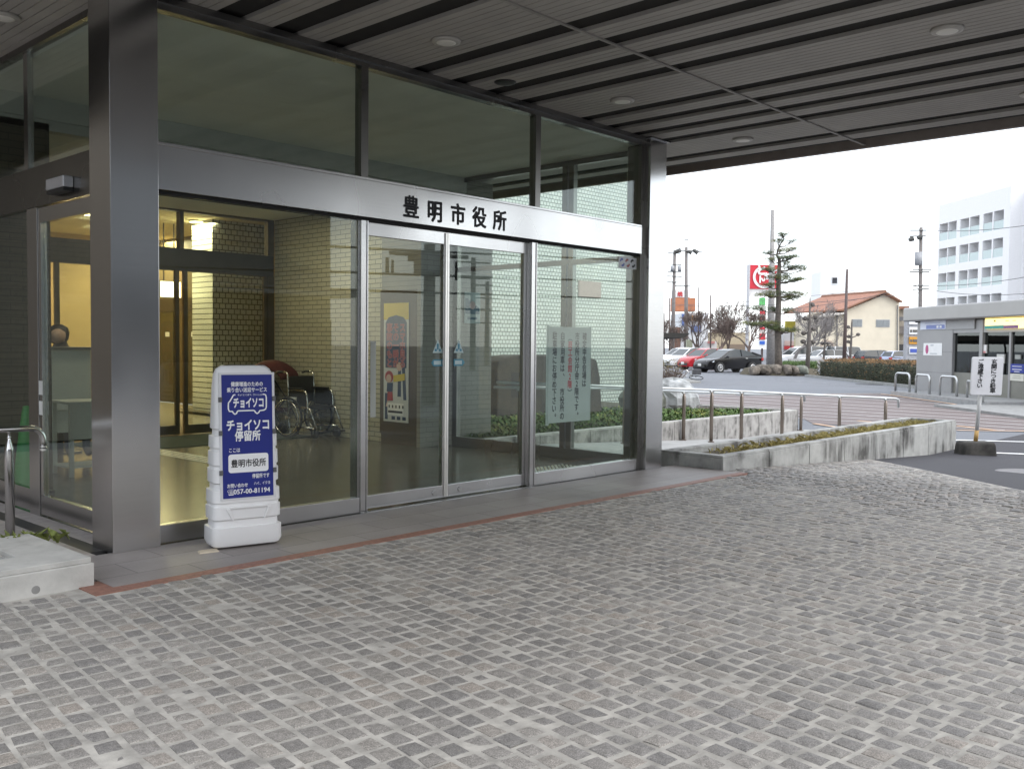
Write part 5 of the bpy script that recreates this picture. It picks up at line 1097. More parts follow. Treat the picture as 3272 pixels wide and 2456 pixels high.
# ================================================================== cars
GLC = M('car_glass', (.02, .028, .03), .08, 0, 0, spec=.5); TYRE = M('tyre', (.018, .018, .018), .8, var=.1); RIM = M('alloy_rim', (.60, .60, .60), .3, .9, .03); LAMPG = M('headlamp_glass', (.62, .66, .70), .12, .2, .05); TRIM = M('car_trim', (.03, .03, .03), .6, var=.05); TAILR = M('tail_lamp', (.40, .02, .02), .2, var=0); PLATE = M('number_plate', (.70, .70, .68), .5, var=0)
def paint(name, c): return M(name, c, .25, .0, .02, 2, 0, .4, .25)
SHAPES = {  # lower body outline (x from front to rear, z), glass-house outline
 'liftback': dict(L=4.55, W=1.76, H=1.50, hood=[(0, .34), (.02, .58), (.16, .74), (.6, .86), (1.18, .98)], belt=[(1.18, .98), (2.9, 1.04), (3.9, 1.14), (4.50, 1.10)], rear=[(4.55, .85), (4.50, .35)], roof=[(1.0, .95), (1.85, 1.40), (2.35, 1.50), (2.9, 1.47), (3.7, 1.30), (4.42, 1.10)], wheels=(.93, 3.63)),
 'hatch': dict(L=3.80, W=1.70, H=1.52, hood=[(0, .34), (.03, .62), (.22, .80), (.62, .92), (1.02, 1.0)], belt=[(1.02, 1.0), (2.6, 1.05), (3.70, 1.08)], rear=[(3.80, .85), (3.74, .35)], roof=[(.92, .98), (1.55, 1.42), (2.0, 1.52), (3.0, 1.50), (3.45, 1.44), (3.72, 1.06)], wheels=(.72, 3.12)),
 'wagon': dict(L=4.5, W=1.72, H=1.56, hood=[(0, .34), (.03, .62), (.2, .80), (.7, .92), (1.2, 1.0)], belt=[(1.2, 1.0), (3.0, 1.03), (4.4, 1.06)], rear=[(4.5, .85), (4.45, .35)], roof=[(1.05, .98), (1.75, 1.45), (2.3, 1.56), (3.6, 1.54), (4.1, 1.47), (4.42, 1.05)], wheels=(.85, 3.50)),
 'van': dict(L=4.6, W=1.75, H=1.85, hood=[(0, .36), (.03, .75), (.2, .92), (.6, 1.03), (.9, 1.10)], belt=[(.9, 1.10), (3.0, 1.12), (4.5, 1.14)], rear=[(4.58, .85), (4.54, .35)], roof=[(.72, 1.06), (1.55, 1.68), (2.1, 1.83), (3.6, 1.84), (4.3, 1.78), (4.52, 1.10)], wheels=(.82, 3.65)),
 'jeep': dict(L=4.3, W=1.86, H=1.85, hood=[(0, .45), (.02, .90), (.1, 1.05), (.7, 1.10), (1.35, 1.13)], belt=[(1.35, 1.13), (3.0, 1.14), (4.22, 1.14)], rear=[(4.25, 1.0), (4.25, .45)], roof=[(1.33, 1.12), (1.62, 1.76), (1.8, 1.84), (3.2, 1.85), (4.1, 1.83), (4.22, 1.12)], wheels=(.75, 3.45)),
}
def car(lab, kind, loc, head, body, k=1.0, wr=.31, name='parked_car', roofc=None, group='cars in the car park'):
    s = SHAPES[kind]; W = s['W']/2*k; root = thing(name, lab, 'car', loc, head, group)
    f = lambda x, z: ((s['L']/2-x)*k, z*k)                 # local x forward
    prof = s['hood']+s['belt'][1:]+s['rear']; zb_ = .22
    low = [(s['L']-.06, zb_), (.06, zb_)]
    # lower body: outline swept across the width with tumblehome and rounded shoulders
    out = prof+low; rings = []
    for y, kz_, kx in ((-1, .93, .965), (-.985, .985, .985), (-.86, 1, 1), (.86, 1, 1), (.985, .985, .985), (1, .93, .965)):
        r = []
        for x, z in out:
            xx, zz = f(s['L']/2+(x-s['L']/2)*kx, zb_+(z-zb_)*kz_)
            nose = min(1, .80+.2*min(1, x/.55, (s['L']-x)/.45+.25)); r.append((xx, y*W*nose, zz))
        rings.append(r)
    # wheel arches are dark liners set into the sides
    b = MB(); b.loft(rings); bodyo = build('body', b, body, root, local=True, bevel=.025*k)
    bodyo.data.polygons.foreach_set('use_smooth', [True]*len(bodyo.data.polygons)); e = bodyo.modifiers.new('edges', 'EDGE_SPLIT'); e.split_angle = R(38)
    rf = s['roof']; gb = MB(); rg = []
    for y, ins in ((-1, 0), (1, 0)):
        pass
    top = [f(*q) for q in rf]; n = len(top)
    def sec(i, w_): x, z = top[i]; return x, z, w_
    zs_ = [z for x, z in top]; zlo = min(zs_); zhi = max(zs_)
    L_ = MB(); vs = []
    for x, z in top:
        t_ = (z-zlo)/(zhi-zlo); hw = W*(.93-.21*t_); vs += [(x, -hw, z), (x, hw, z)]
    fs = [(2*i, 2*i+2, 2*i+3, 2*i+1) for i in range(n-1)]
    bx0, bx1 = top[0], top[-1]; o_ = len(vs)
    vs += [(bx0[0], -W*.93, zlo-.05), (bx0[0], W*.93, zlo-.05), (bx1[0], -W*.93, zlo-.05), (bx1[0], W*.93, zlo-.05)]
    fs += [tuple([o_]+[2*i for i in range(n)][0:]+[o_+2])[::-1], tuple([o_+1]+[2*i+1 for i in range(n)]+[o_+3])]
    L_.add(vs, fs); build('windows', L_, GLC, root, local=True)
    # roof skin and pillars in body colour, standing a little proud of the glass
    rs = MB(); i0 = 1; i1 = n-2
    for i in range(i0, i1):
        (xa, za), (xb, zb2) = top[i], top[i+1]
        ta, tb2 = (za-zlo)/(zhi-zlo), (zb2-zlo)/(zhi-zlo); wa, wb2 = W*(.94-.21*ta), W*(.94-.21*tb2)
        rs.loft([[(xa, -wa, za-.045*k), (xa, wa, za-.045*k), (xa, wa*.97, za+.012*k), (xa, -wa*.97, za+.012*k)], [(xb, -wb2, zb2-.045*k), (xb, wb2, zb2-.045*k), (xb, wb2*.97, zb2+.012*k), (xb, -wb2*.97, zb2+.012*k)]])
    build('roof', rs, roofc or body, root, local=True)
    pl = MB()
    for sgn in (-1, 1):
        for (xa, za), (xb, zb2), r in ((top[0], top[1], .035), (top[-1], top[-2], .06)):
            ta, tb2 = (za-zlo)/(zhi-zlo), (zb2-zlo)/(zhi-zlo); pl.tube([(xa, sgn*W*(.935-.21*ta), za-.02), (xb, sgn*W*(.935-.21*tb2), zb2-.01)], r*k, 6)
        xm = (top[1][0]+top[-2][0])/2; pl.tube([(xm, sgn*W*.925, zlo), (xm, sgn*W*.735, zhi-.03)], .035*k, 6)
    build('pillars', pl, body if kind != 'jeep' else body, root, local=True)
    wx = [f(x, 0)[0] for x in s['wheels']]
    for x in wx:
        for sgn in (-1, 1):
            ax = (X_, Z_, Y_*sgn); y = sgn*(W-.19*k)
            a = MB(); a.lathe((x, y, wr*k), [(wr*1.17*k, 0), (wr*1.17*k, .196*k)], 24, axis=ax); build('wheel_arch', a, TRIM, root, local=True)
            t_ = MB(); t_.lathe((x, y, wr*k), [(wr*.6*k, .0), (wr*.96*k, .02*k), (wr*k, .05*k), (wr*k, .17*k), (wr*.95*k, .202*k), (wr*.70*k, .204*k)], 28, axis=ax); wl_ = build('wheel', t_, TYRE, root, local=True, smooth=False)
            t_ = MB()
            t_.lathe((x, y+sgn*.2*k, wr*k), [(.05*k, 0), (.05*k, .012*k)], 12, axis=ax)
            t_.tube([(x+math.cos(a_)*wr*.64*k, y+sgn*.206*k, wr*k+math.sin(a_)*wr*.64*k) for a_ in np.linspace(0, 2*math.pi, 25)], .026*k, 6, False)
            for j in range(7):
                a_ = j*2*math.pi/7; t_.tube([(x, y+sgn*.208*k, wr*k), (x+math.cos(a_)*wr*.63*k, y+sgn*.208*k, wr*k+math.sin(a_)*wr*.63*k)], [.024*k, .020*k], 5)
            build('rim', t_, RIM, wl_, local=True)
    for sgn in (-1, 1):
        m_ = MB(); x, z = f(s['hood'][2][0], s['hood'][2][1]-.06); m_.loft([[(x+.02*k, sgn*W*.55, z-.07*k), (x-.30*k, sgn*W*.955, z-.01*k), (x-.34*k, sgn*W*.95, z+.07*k), (x-.02*k, sgn*W*.55, z+.05*k)], [(x+.07*k, sgn*W*.56, z-.06*k), (x-.24*k, sgn*W*.985, z-.02*k), (x-.33*k, sgn*W*.975, z+.075*k), (x+.02*k, sgn*W*.56, z+.055*k)]]); build('headlight', m_, LAMPG, root, local=True)
        m_ = MB(); x, z = f(s['L']-.02, .86); m_.box(x-.04*k, x+.12*k, min(sgn*W*.62, sgn*W*.97), max(sgn*W*.62, sgn*W*.97), z-.09*k, z+.10*k); build('tail_light', m_, TAILR, root, local=True, bevel=.02)
        m_ = MB(); x, z = f(s['roof'][0][0]+.45, s['roof'][0][1]+.06); m_.lathe((x, sgn*(W+.10*k), z), [(.02, -.07*k), (.085*k, -.05*k), (.10*k, 0), (.085*k, .05*k), (.02, .07*k)], 10); build('mirror', m_, body if kind != 'liftback' else body, root, local=True, smooth=True)
        m_ = MB(); m_.box((top[1][0]+top[-2][0])/2-.42*k, (top[1][0]+top[-2][0])/2-.24*k, sgn*W-.01, sgn*W+.018, .90*k, .93*k) if sgn > 0 else m_.box((top[1][0]+top[-2][0])/2-.42*k, (top[1][0]+top[-2][0])/2-.24*k, -W-.018, -W+.01, .90*k, .93*k); build('door_handle', m_, RIM if kind == 'liftback' else body, root, local=True)
    m_ = MB(); x, z = f(0, .42); m_.box(x-.02, x+.035, -.55*W, .55*W, z-.10*k, z+.06*k); build('grille', m_, TRIM, root, local=True)
    m_ = MB(); m_.box(x+.036, x+.05, -.165*k, .165*k, z-.02, z+.145*k); build('number_plate', m_, PLATE, root, local=True)
    return root
CARK = 1.04
def place_front_wheel(u, v, head, kind, k):
    p_ = G(u, v); s = SHAPES[kind]; xl = (s['L']/2-s['wheels'][0])*k; yl = s['W']/2*k    # near front wheel is on the car's left side
    dx = math.cos(head)*xl-math.sin(head)*yl; dy = math.sin(head)*xl+math.cos(head)*yl; return (p_.x-dx, p_.y-dy, FZ-.02)
hd0 = R(160)
car('black liftback car parked in front of the red car', 'liftback', place_front_wheel(2301, 1189, hd0, 'liftback', CARK), hd0, paint('paint_black', (.006, .006, .008)), CARK)
car('red hatchback car parked between the black car and the white cars', 'hatch', place_front_wheel(2232, 1181, hd0, 'hatch', CARK), hd0, paint('paint_red', (.40, .012, .02)), CARK)
PW_ = paint('paint_white', (.72, .72, .72))
car('white car parked behind the red hatchback', 'wagon', place_front_wheel(2178, 1175, hd0, 'wagon', CARK), hd0, PW_, CARK)
car('white car at the far end of the parked row, behind the other white car', 'wagon', place_front_wheel(2158, 1169.5, hd0, 'wagon', CARK), hd0, PW_, CARK)
FD = 88
for lab, kind, u, hd_a, col, dd in (('white minivan parked left of the small pruned tree beyond the hedge', 'van', 2560, 165, PW_, 0), ('white car parked in front of the arched house door beyond the hedge', 'wagon', 2630, 165, PW_, -2), ('white boxy off-road car with dark windows beyond the hedge', 'jeep', 2716, -12, PW_, -1),
                              ('dark grey car parked beside the off-road car beyond the hedge', 'wagon', 2812, -12, paint('paint_grey', (.07, .075, .085)), -3), ('pale blue and white car at the left edge of the kiosk', 'hatch', 2892, -150, paint('paint_pale_blue', (.45, .50, .66)), -8)):
    q = PD(u, 1160, FD+dd); car(lab, kind, (q.x, q.y, FZ-.02), R(hd_a-43.0+(0 if hd_a > 0 else 0)) if False else math.atan2(*( (CR*(-1 if hd_a > 0 else 1)+CF*(-.25 if hd_a > 0 else .2)).normalized().yx)), col, 1.0, group='cars parked beyond the hedge')
# ================================================================== houses and street beyond the car park
def PDH(u, v, d): r_ = ray(u, v); return CAM + r_*(d/r_.dot(CF))
def cbox(mb, u0, u1, v0, v1, d0, d1, zlo=None):
    """block facing the camera at forward distance d0..d1, its front face covering the photo rectangle"""
    a = PDH(u0, (v0+v1)/2, d0); b = PDH(u1, (v0+v1)/2, d0); zt = PDH((u0+u1)/2, v0, d0).z; zb = PDH((u0+u1)/2, v1, d0).z if zlo is None else zlo
    c = (a+b)/2; w_ = (b-a).xy.length/2; mb.obox((c.x+CF.x*(d1-d0)/2, c.y+CF.y*(d1-d0)/2, (zt+zb)/2), CR, CF, Z_, w_, (d1-d0)/2, (zt-zb)/2); return mb
def cthing(name, lab, cat, u, d, group=None): q = PD(u, 1150, d); return thing(name, lab, cat, (q.x, q.y, FZ), 0, group)
WNG = M('house_window_glass', (.22, .24, .25), .15, 0, .1, 2, spec=.6); WDK = M('dark_window', (.035, .035, .04), .2, var=.1); ALU = M('window_frame', (.48, .48, .48), .5, .3, .05)
# cream house with a red gable roof
hd = 108; CREAM = M('cream_render', (.74, .66, .52), .85, var=.05, scale=1); ho_ = cthing('cream_house', 'two storey cream house with an orange red tiled gable roof', 'house', 2790, hd)
def hp(u, v, d=hd): return PDH(u, v, d)
def face(mb, pts, d0, d1):
    f0 = [hp(u, v, d0) for u, v in pts]; n = len(f0); f1 = [p_+CF*(d1-d0) for p_ in f0]; mb.add(f0+f1, [tuple(range(n-1, -1, -1)), tuple(range(n, 2*n))]+[(i, (i+1) % n, n+(i+1) % n, n+i) for i in range(n)])
p = MB(); face(p, [(2701, 1172), (2873, 1172), (2873, 962), (2828, 940), (2701, 992)], hd, hd+14); build('wall', p, CREAM, ho_)
p = MB(); face(p, [(2622, 1172), (2700, 1172), (2700, 1003), (2622, 1012)], hd+.4, hd+10); build('side_wing', p, CREAM, ho_)
ROOFT = M('orange_roof_tiles', (.33, .15, .095), .7, var=.2, scale=3, stretch=(1, 1, 1)); p = MB()
ov = -.7
def slab(mb, A, B, C, D, t=.18): 
    n = (B-A).cross(D-A).normalized(); n = n if n.z > 0 else -n; mb.add([A, B, C, D, A+n*t, B+n*t, C+n*t, D+n*t], [(0, 3, 2, 1), (4, 5, 6, 7), (0, 1, 5, 4), (1, 2, 6, 5), (2, 3, 7, 6), (3, 0, 4, 7)])
eL, ap_, eR = hp(2690, 993, hd-.6), hp(2828, 936, hd-.6), hp(2882, 966, hd-.6); bk = CF*12-CR*3.2
slab(p, eL, ap_, ap_+bk, eL+bk); slab(p, ap_, eR, eR+bk, ap_+bk); build('roof', p, ROOFT, ho_)
p = MB(); p.tube([ap_+Z_*.15, ap_+bk+Z_*.15], .22, 8); p.tube([eL+Z_*.05, ap_+Z_*.12], .13, 6); p.tube([ap_+Z_*.12, eR+Z_*.05], .13, 6); build('roof_edge', p, M('roof_edge_brown', (.24, .12, .075), .7), ho_)
p = MB(); A = hp(2618, 1013, hd+.2); B = hp(2660, 993, hd+.2); C_ = hp(2701, 992, hd+.2); D_ = hp(2701, 1003, hd+.2); slab(p, hp(2616, 1015, hd-.8), hp(2701, 1003, hd-.8), hp(2701, 992, hd+5), hp(2665, 993, hd+5)); build('porch_roof', p, M('pale_roof', (.62, .58, .52), .7), ho_)
for (u0, u1, v0, v1) in ((2723, 2754, 1021, 1042), (2801, 2842, 1022, 1043)):
    p = MB(); cbox(p, u0-1.5, u1+1.5, v0-1.5, v1+2, hd-.06, hd-.005); fr_ = build('window', p, ALU, ho_); p = MB(); cbox(p, u0, (u0+u1)/2-.6, v0, v1, hd-.1, hd-.061); cbox(p, (u0+u1)/2+.6, u1, v0, v1, hd-.1, hd-.061); build('pane', p, WNG, fr_)
p = MB(); cbox(p, 2625, 2666, 1014, 1042, hd+.33, hd+.39); fr_ = build('balcony_opening', p, M('balcony_shade', (.20, .19, .18), .8, var=.2), ho_)
p = MB(); cbox(p, 2629, 2659, 1042, 1058, hd+.2, hd+.32); build('balcony_rail', p, M('balcony_rail', (.09, .085, .08), .6), ho_)
p = MB(); cbox(p, 2640, 2656, 1103, 1124, hd+.30, hd+.39); build('door', p, M('house_door', (.03, .022, .02), .5), ho_)
p = MB(); c0 = hp(2643, 1104, hd+.3); rr = 19*hd/FPX; pts = [(c0.x+CR.x*rr*math.cos(t)*1.0, c0.y+CR.y*rr*math.cos(t), c0.z+14*hd/FPX*math.sin(t)) for t in np.linspace(0, math.pi, 12)]; pts = [hp(2664, 1128, hd+.3)]+pts+[hp(2624, 1128, hd+.3)]; p.tube(pts, .16, 6); build('arch', p, M('arch_trim', (.42, .34, .27), .8), ho_)
p = MB(); p.tube([hp(2674, 1165, hd+.25), hp(2675, 1005, hd+.25)], .09, 6); p.tube([hp(2867, 1165, hd-.15), hp(2868, 975, hd-.15)], .08, 6); build('downpipe', p, M('downpipe', (.22, .21, .20), .6), ho_)
p = MB(); cbox(p, 2690, 2873, 1129, 1172, hd-.4, hd-.09, FZ-.3); build('plinth', p, M('brown_plinth', (.13, .105, .095), .9), ho_)
h2 = cthing('beige_house', 'narrow beige house wall with a balcony at the right of the cream house', 'house', 2885, 114)
p = MB(); cbox(p, 2873, 2902, 985, 1165, 114, 122, FZ-.3); build('wall', p, M('beige_render', (.47, .41, .33), .85), h2)
p = MB(); cbox(p, 2868, 2906, 978, 987, 113, 123); build('roof', p, ROOFT, h2)
p = MB(); cbox(p, 2873, 2896, 1042, 1066, 113.4, 113.9); build('balcony', p, M('balcony_grey', (.25, .22, .2), .8), h2); p = MB(); cbox(p, 2872, 2895, 1100, 1130, 113.6, 113.95); build('window', p, WDK, h2)
p = MB(); cbox(p, 2871, 2893, 1012, 1024, 112, 113.9); build('small_roof', p, M('grey_tiles', (.16, .16, .17), .7), h2)
tw = cthing('white_tower', 'tall plain white building with two small square dark windows, behind the cream house', 'building', 2690, 150)
WHB = M('white_render', (.80, .80, .80), .8, var=.02); p = MB(); cbox(p, 2620, 2730, 868, 1165, 150, 155, FZ-.3); build('wall', p, WHB, tw)
for v0, v1, u0 in ((887, 905, 2660), (939, 957, 2658)):
    p = MB(); cbox(p, u0-2.5, u0+18, v0-2, v1+3, 149.85, 149.99); f_ = build('window', p, M('white_trim', (.7, .7, .7), .6), tw); p = MB(); cbox(p, u0, u0+15, v0, v1, 149.78, 149.849); build('pane', p, WDK, f_)
p = MB(); cbox(p, 2709, 2762, 947, 1165, 140, 149.5, FZ-.3); build('annex', p, M('grey_annex', (.50, .54, .54), .7, var=.1), tw)
sg_ = cthing('grey_sign_tower', 'grey roadside sign column with white, orange and blue squares, left of the kiosk', 'sign column', 2915, 62)
p = MB(); cbox(p, 2897, 2960, 1018, 1165, 62, 62.5, FZ); build('column', p, M('sign_column_grey', (.34, .34, .36), .6), sg_)
for k, (v0, v1, mt_) in enumerate(((1021, 1036, WHITE), (1045, 1068, WHITE), (1076, 1099, M('orange_panel', (.62, .29, .03), .5, var=.03)), (1109, 1131, WHITE))):
    p = MB(); cbox(p, 2906, 2942, v0, v1, 61.9, 61.99); f_ = build('panel', p, mt_, sg_); p = MB()
    if k == 3: cbox(p, 2909, 2940, 1114, 1126, 61.86, 61.899); build('blue_print', p, M('panel_blue', (.06, .10, .40), .5, var=0), f_)
    elif k: cbox(p, 2909, 2915, v0+8, v1-7, 61.86, 61.899); cbox(p, 2918, 2940, v0+8, v1-7, 61.86, 61.899); build('dark_print', p, M('panel_dark', (.12, .11, .10), .5, var=0), f_)
# ---- apartment block
AL, AR = PD(2986, 1150, 121), PD(3213, 1150, 106); au = (AR-AL); au.z = 0; AW = au.length; au.normalize(); an_ = Vector((au.y, -au.x, 0)); an_ = an_ if an_.dot(-AL) > 0 else -an_
apt = thing('apartment_block', 'white five storey apartment block with rows of glass fronted balconies', 'apartment building', (AL.x, AL.y, FZ))
AO = Vector((AL.x, AL.y, 0)); APW = M('apartment_white', (.80, .80, .81), .8, var=.02)
def auz(u, v): q = PP(u, v, AO, an_); d = q-AO; return d.x*au.x+d.y*au.y, q.z
def abox(mb, u0, u1, d0, d1, z0, z1): mb.obox(AO+au*((u0+u1)/2)-an_*((d0+d1)/2)+Z_*((z0+z1)/2), au, an_, Z_, (u1-u0)/2, (d1-d0)/2, (z1-z0)/2)
cols = []
for a, b in (((3003, 708), (3029, 708)), ((3031, 708), (3057, 708)), ((3069, 690), (3097, 690)), ((3100, 690), (3130, 690)), ((3143, 672), (3172, 672)), ((3176, 672), (3208, 672))): cols.append((auz(*a)[0], auz(*b)[0]))
ztop = auz(3060, 640)[1]; z_r1 = auz(3118, 690)[1]; pitch = (auz(3118, 690)[1]-auz(3114, 775)[1]); opn = (auz(3118, 690)[1]-auz(3117, 748)[1])
tops = [z_r1-pitch*k for k in range(6)]
p = MB(); abox(p, -.1, AW+.1, 1.6, 12, FZ-.3, ztop); build('core', p, APW, apt)
p = MB(); zc = ztop
for t_ in tops+[None]:
    nxt = (t_ if t_ is not None else FZ-.3)
    if zc > nxt: abox(p, 0, AW, 0, 1.599, nxt, zc)
    if t_ is None: break
    zc = t_-opn
build('floor_bands', p, APW, apt)
p = MB(); zc = ztop; ed_ = [0]+[x for c in cols for x in c]+[AW]
for t_ in tops:
    for j in range(0, len(ed_), 2): abox(p, ed_[j], ed_[j+1], .001, 1.598, t_-opn+.001, t_-.001)
build('partition_walls', p, APW, apt)
BG = M('balcony_glass', (.46, .55, .55), .25, 0, .05, spec=.6); SHD = M('balcony_back', (.25, .21, .195), .8, var=.1)
for i, t_ in enumerate(tops[:5]):
    for j, (a, c) in enumerate(cols):
        p = MB(); abox(p, a+.002, c-.002, .05, .10, t_-opn+.001, t_-opn*.53); build('balcony_glass', p, BG, apt)
        if j % 2 or (i+j) % 3 == 0:
            p = MB(); w_ = (c-a); abox(p, a+w_*.56, a+w_*(.84 if j % 2 else .78), 1.52, 1.597, t_-opn*(.8 if (i*j) % 2 else .62), t_-opn*.26); build('window', p, WDK if (i+j) % 2 else M('mid_window', (.15, .13, .12), .4), apt)
p = MB(); abox(p, AW+.101, AW+9, 2.0, 12, FZ-.3, ztop-.2); build('end_wall', p, M('apartment_pink_grey', (.60, .565, .555), .8, var=.03), apt)
p = MB(); u5 = auz(3252, 800)[0]; abox(p, u5-.1, u5+.15, 1.9, 1.999, FZ, ztop-.25); build('drain_pipe', p, M('pipe_white', (.78, .74, .71), .6), apt)
# ---- poles
PC = M('pole_concrete', (.20, .18, .17), .85, var=.15); PRUST = M('dark_pole', (.085, .06, .055), .6, var=.2)
def tubeP(mb, u0, v0, u1, v1, d, r0, r1, n=8): mb.tube([PD(u0, v0, d), PD(u1, v1, d)], [r0, r1], n)
def pole(name, lab, cat, u, vtop, d, r0, r1, mat, arms=(), boxes=(), ub=None, lamps=()):
    t = cthing(name, lab, cat, u, d); base = PD(ub or u, 1165, d); base.z = FZ-.05; m_ = MB(); m_.tube([base, PD(u, vtop, d)], [r0, r1], 10); build('pole', m_, mat, t, smooth=True)
    for (ua, va, ub_, vb) in arms: m_ = MB(); m_.tube([PD(ua, va, d-.2), PD(ub_, vb, d-.2)], .06, 6); ar = build('crossarm', m_, M('arm_grey', (.16, .155, .15), .6), t); m_ = MB()
    for (ub0, vb0, ub1, vb1) in boxes:
        m_ = MB(); a = PD((ub0+ub1)/2, vb1, d-.3); b = PD((ub0+ub1)/2, vb0, d-.3); m_.cyl(a, b, (ub1-ub0)/2*d/FPX, 12); build('transformer', m_, M('transformer_grey', (.33, .335, .35), .5), t, smooth=True)
    for (ua, va, ub_, vb) in lamps: m_ = MB(); m_.tube([PD(ua, va, d-.25), PD(ub_, vb, d-.25)], [.16, .24], 8); build('lamp_head', m_, M('lamp_head_dark', (.07, .07, .065), .5), t)
    return t
pole('utility_pole', 'utility pole with two transformer cans, leftmost beside the right pillar', 'utility pole', 2156, 800, 98, .22, .16, PC, ((2134, 808, 2175, 810), (2133, 844, 2178, 846), (2133, 868, 2178, 868), (2131, 882, 2179, 884), (2131, 901, 2176, 902)), ((2142, 849, 2155, 866), (2166, 849, 2177, 866)), 2148, ((2155, 805, 2175, 799),))
pole('utility_pole', 'utility pole with street lamps on a slanted arm, second from the right pillar', 'utility pole', 2193, 790, 95, .22, .15, PC, ((2170, 800, 2245, 806), (2158, 913, 2208, 912), (2186, 767, 2200, 767)), (), 2192, ((2214, 798, 2230, 808), (2198, 803, 2210, 807)))
pole('utility_pole', 'utility pole with a grey transformer and crossarms left of the apartment block', 'utility pole', 2943, 727, 80, .20, .15, PC, ((2908, 736, 2960, 736), (2906, 755, 2958, 754), (2916, 861, 2976, 861), (2906, 868, 2970, 868), (2916, 912, 2968, 912), (2916, 925, 2968, 922)), ((2923, 806, 2946, 847),), 2939, ((2905, 767, 2917, 762), (2932, 760, 2943, 757)))
pole('lamp_post', 'plain dark brown tapered post in front of the cream house', 'post', 2707, 860, 74, .17, .085, PRUST, (), (), 2697)
pole('flag_mast', 'tall thin grey mast behind the pine tree', 'mast', 2469, 671, 92, .42, .18, M('mast_grey', (.30, .285, .275), .7), (), (), 2462)
for u, vt, d, lab in ((2231, 918, 110, 'thin grey pole behind the bare trees, right of the street lamp pole'), (2270, 943, 108, 'thin dark pole among the bare trees'), (2139, 952, 112, 'thin pole at the left edge, beside the brown sign tower'), (2122, 1000, 105, 'short thin pole nearest the right pillar')):
    pole('thin_pole', lab, 'pole', u, vt, d, .09, .07, PRUST)
for (ua, va, ub, vb, d0, d1, lab) in ((2113, 977, 2770, 923, 98, 125, 'long overhead wire crossing in front of the bare trees'), (2193, 978, 2943, 935, 95, 82, 'overhead wire running to the transformer pole'), (2480, 990, 2943, 910, 100, 82, 'overhead wire sloping up to the right pole above the cream house'), (2943, 912, 3400, 860, 80, 60, 'dark overhead wire in front of the apartment balconies'), (2990, 929, 3400, 925, 80, 60, 'lower overhead wire in front of the apartment block'), (2943, 735, 3400, 700, 80, 60, 'upper pale overhead wire in front of the apartment block')):
    A, B = PD(ua, va, d0), PD(ub, vb, d1); m_ = MB(); m_.tube([A.lerp(B, t)-Z_*(4*t*(1-t)*.35) for t in np.linspace(0, 1, 12)], .022, 4); solo('overhead_wire', m_, M('wire_grey', (.10, .10, .105), .6, var=0), lab, 'wire')
# ---- signs in the distance
rs = cthing('red_shop_sign', 'big red roadside sign with white round lettering, partly behind the pine', 'sign', 2442, 118)
p = MB(); cbox(p, 2393, 2492, 846, 923, 118, 119); build('board', p, M('sign_red', (.60, .02, .04), .45, var=.03), rs)
p = MB(); cbox(p, 2391, 2394, 844, 1165, 117.9, 119.1, FZ); cbox(p, 2491, 2494, 844, 1165, 117.9, 119.1, FZ); build('frame', p, M('sign_frame_grey', (.5, .5, .52), .6), rs)
p = MB(); sc8 = 118/FPX; O = PDH(2442, 885, 117.9); pts = [(32*sc8*math.cos(t), 32*sc8*math.sin(t)) for t in np.linspace(R(118), R(300), 20)]; p.ribbon(pts, 8*sc8, O, CR, Z_, -CF, .03)
put_text(p, 'と', -9*sc8, 9*sc8, 34*sc8, O, CR, Z_, -CF, .06, 'C', .04); RB = (CR*.90+Z_*.43).normalized(); RV = (Z_*.90-CR*.43).normalized(); put_text(p, 'んかつ', -22*sc8, -10*sc8, 24*sc8, O, RB, RV, -CF, .06, 'L', .04); build('lettering', p, WHITEI, rs)
p = MB(); cbox(p, 2395, 2490, 925, 946, 118.2, 118.6); build('lower_board', p, WHITE, rs)
vb_ = cthing('banner_sign', 'tall narrow red and white upright sign with a green top behind the pine', 'sign', 2436, 112)
p = MB(); cbox(p, 2427, 2446, 990, 1112, 112, 112.3); build('board', p, M('banner_pale', (.66, .60, .56), .6), vb_)
p = MB(); cbox(p, 2428, 2445, 994, 1003, 111.9, 111.99); cbox(p, 2428, 2445, 1010, 1022, 111.9, 111.99); cbox(p, 2428, 2445, 1045, 1052, 111.9, 111.99); cbox(p, 2427, 2446, 1066, 1084, 111.9, 111.99); build('red_print', p, MATS['sign_red'], vb_)
p = MB(); cbox(p, 2428, 2446, 951, 975, 111.9, 112.3); build('green_top', p, M('banner_green', (.12, .45, .14), .6, var=.3, scale=3), vb_)
p = MB(); cbox(p, 2424, 2448, 1087, 1113, 111.6, 111.9); build('lower_panel', p, WHITE, vb_); p = MB(); cbox(p, 2428, 2444, 1089, 1100, 111.5, 111.59); build('blue_print', p, M('banner_blue', (.03, .12, .50), .5, var=0), vb_)
p = MB(); cbox(p, 2433, 2438, 1113, 1165, 112, 112.3, FZ); build('pole', p, PRUST, vb_)
bt_ = cthing('brown_sign_tower', 'brown sign tower with a white top panel bearing a red character, beside the right pillar', 'sign tower', 2180, 122)
p = MB(); cbox(p, 2145, 2174, 1045, 1165, 122, 124, FZ); build('tower', p, M('tower_brown', (.16, .085, .06), .7, var=.2), bt_)
p = MB(); cbox(p, 2154, 2205, 926, 950, 121.6, 124); build('white_panel', p, WHITE, bt_); p = MB(); cbox(p, 2152, 2222, 951, 994, 121.6, 124); build('orange_panel', p, M('tower_orange', (.44, .17, .085), .7, var=.25, scale=1), bt_)
p = MB(); O = PDH(2173, 946, 121.5); put_text(p, '焼', 0, 0, 17*122/FPX, O, CR, Z_, -CF, .04, 'C', .02); build('lettering', p, M('tower_red', (.5, .05, .05), .6, var=0), bt_)
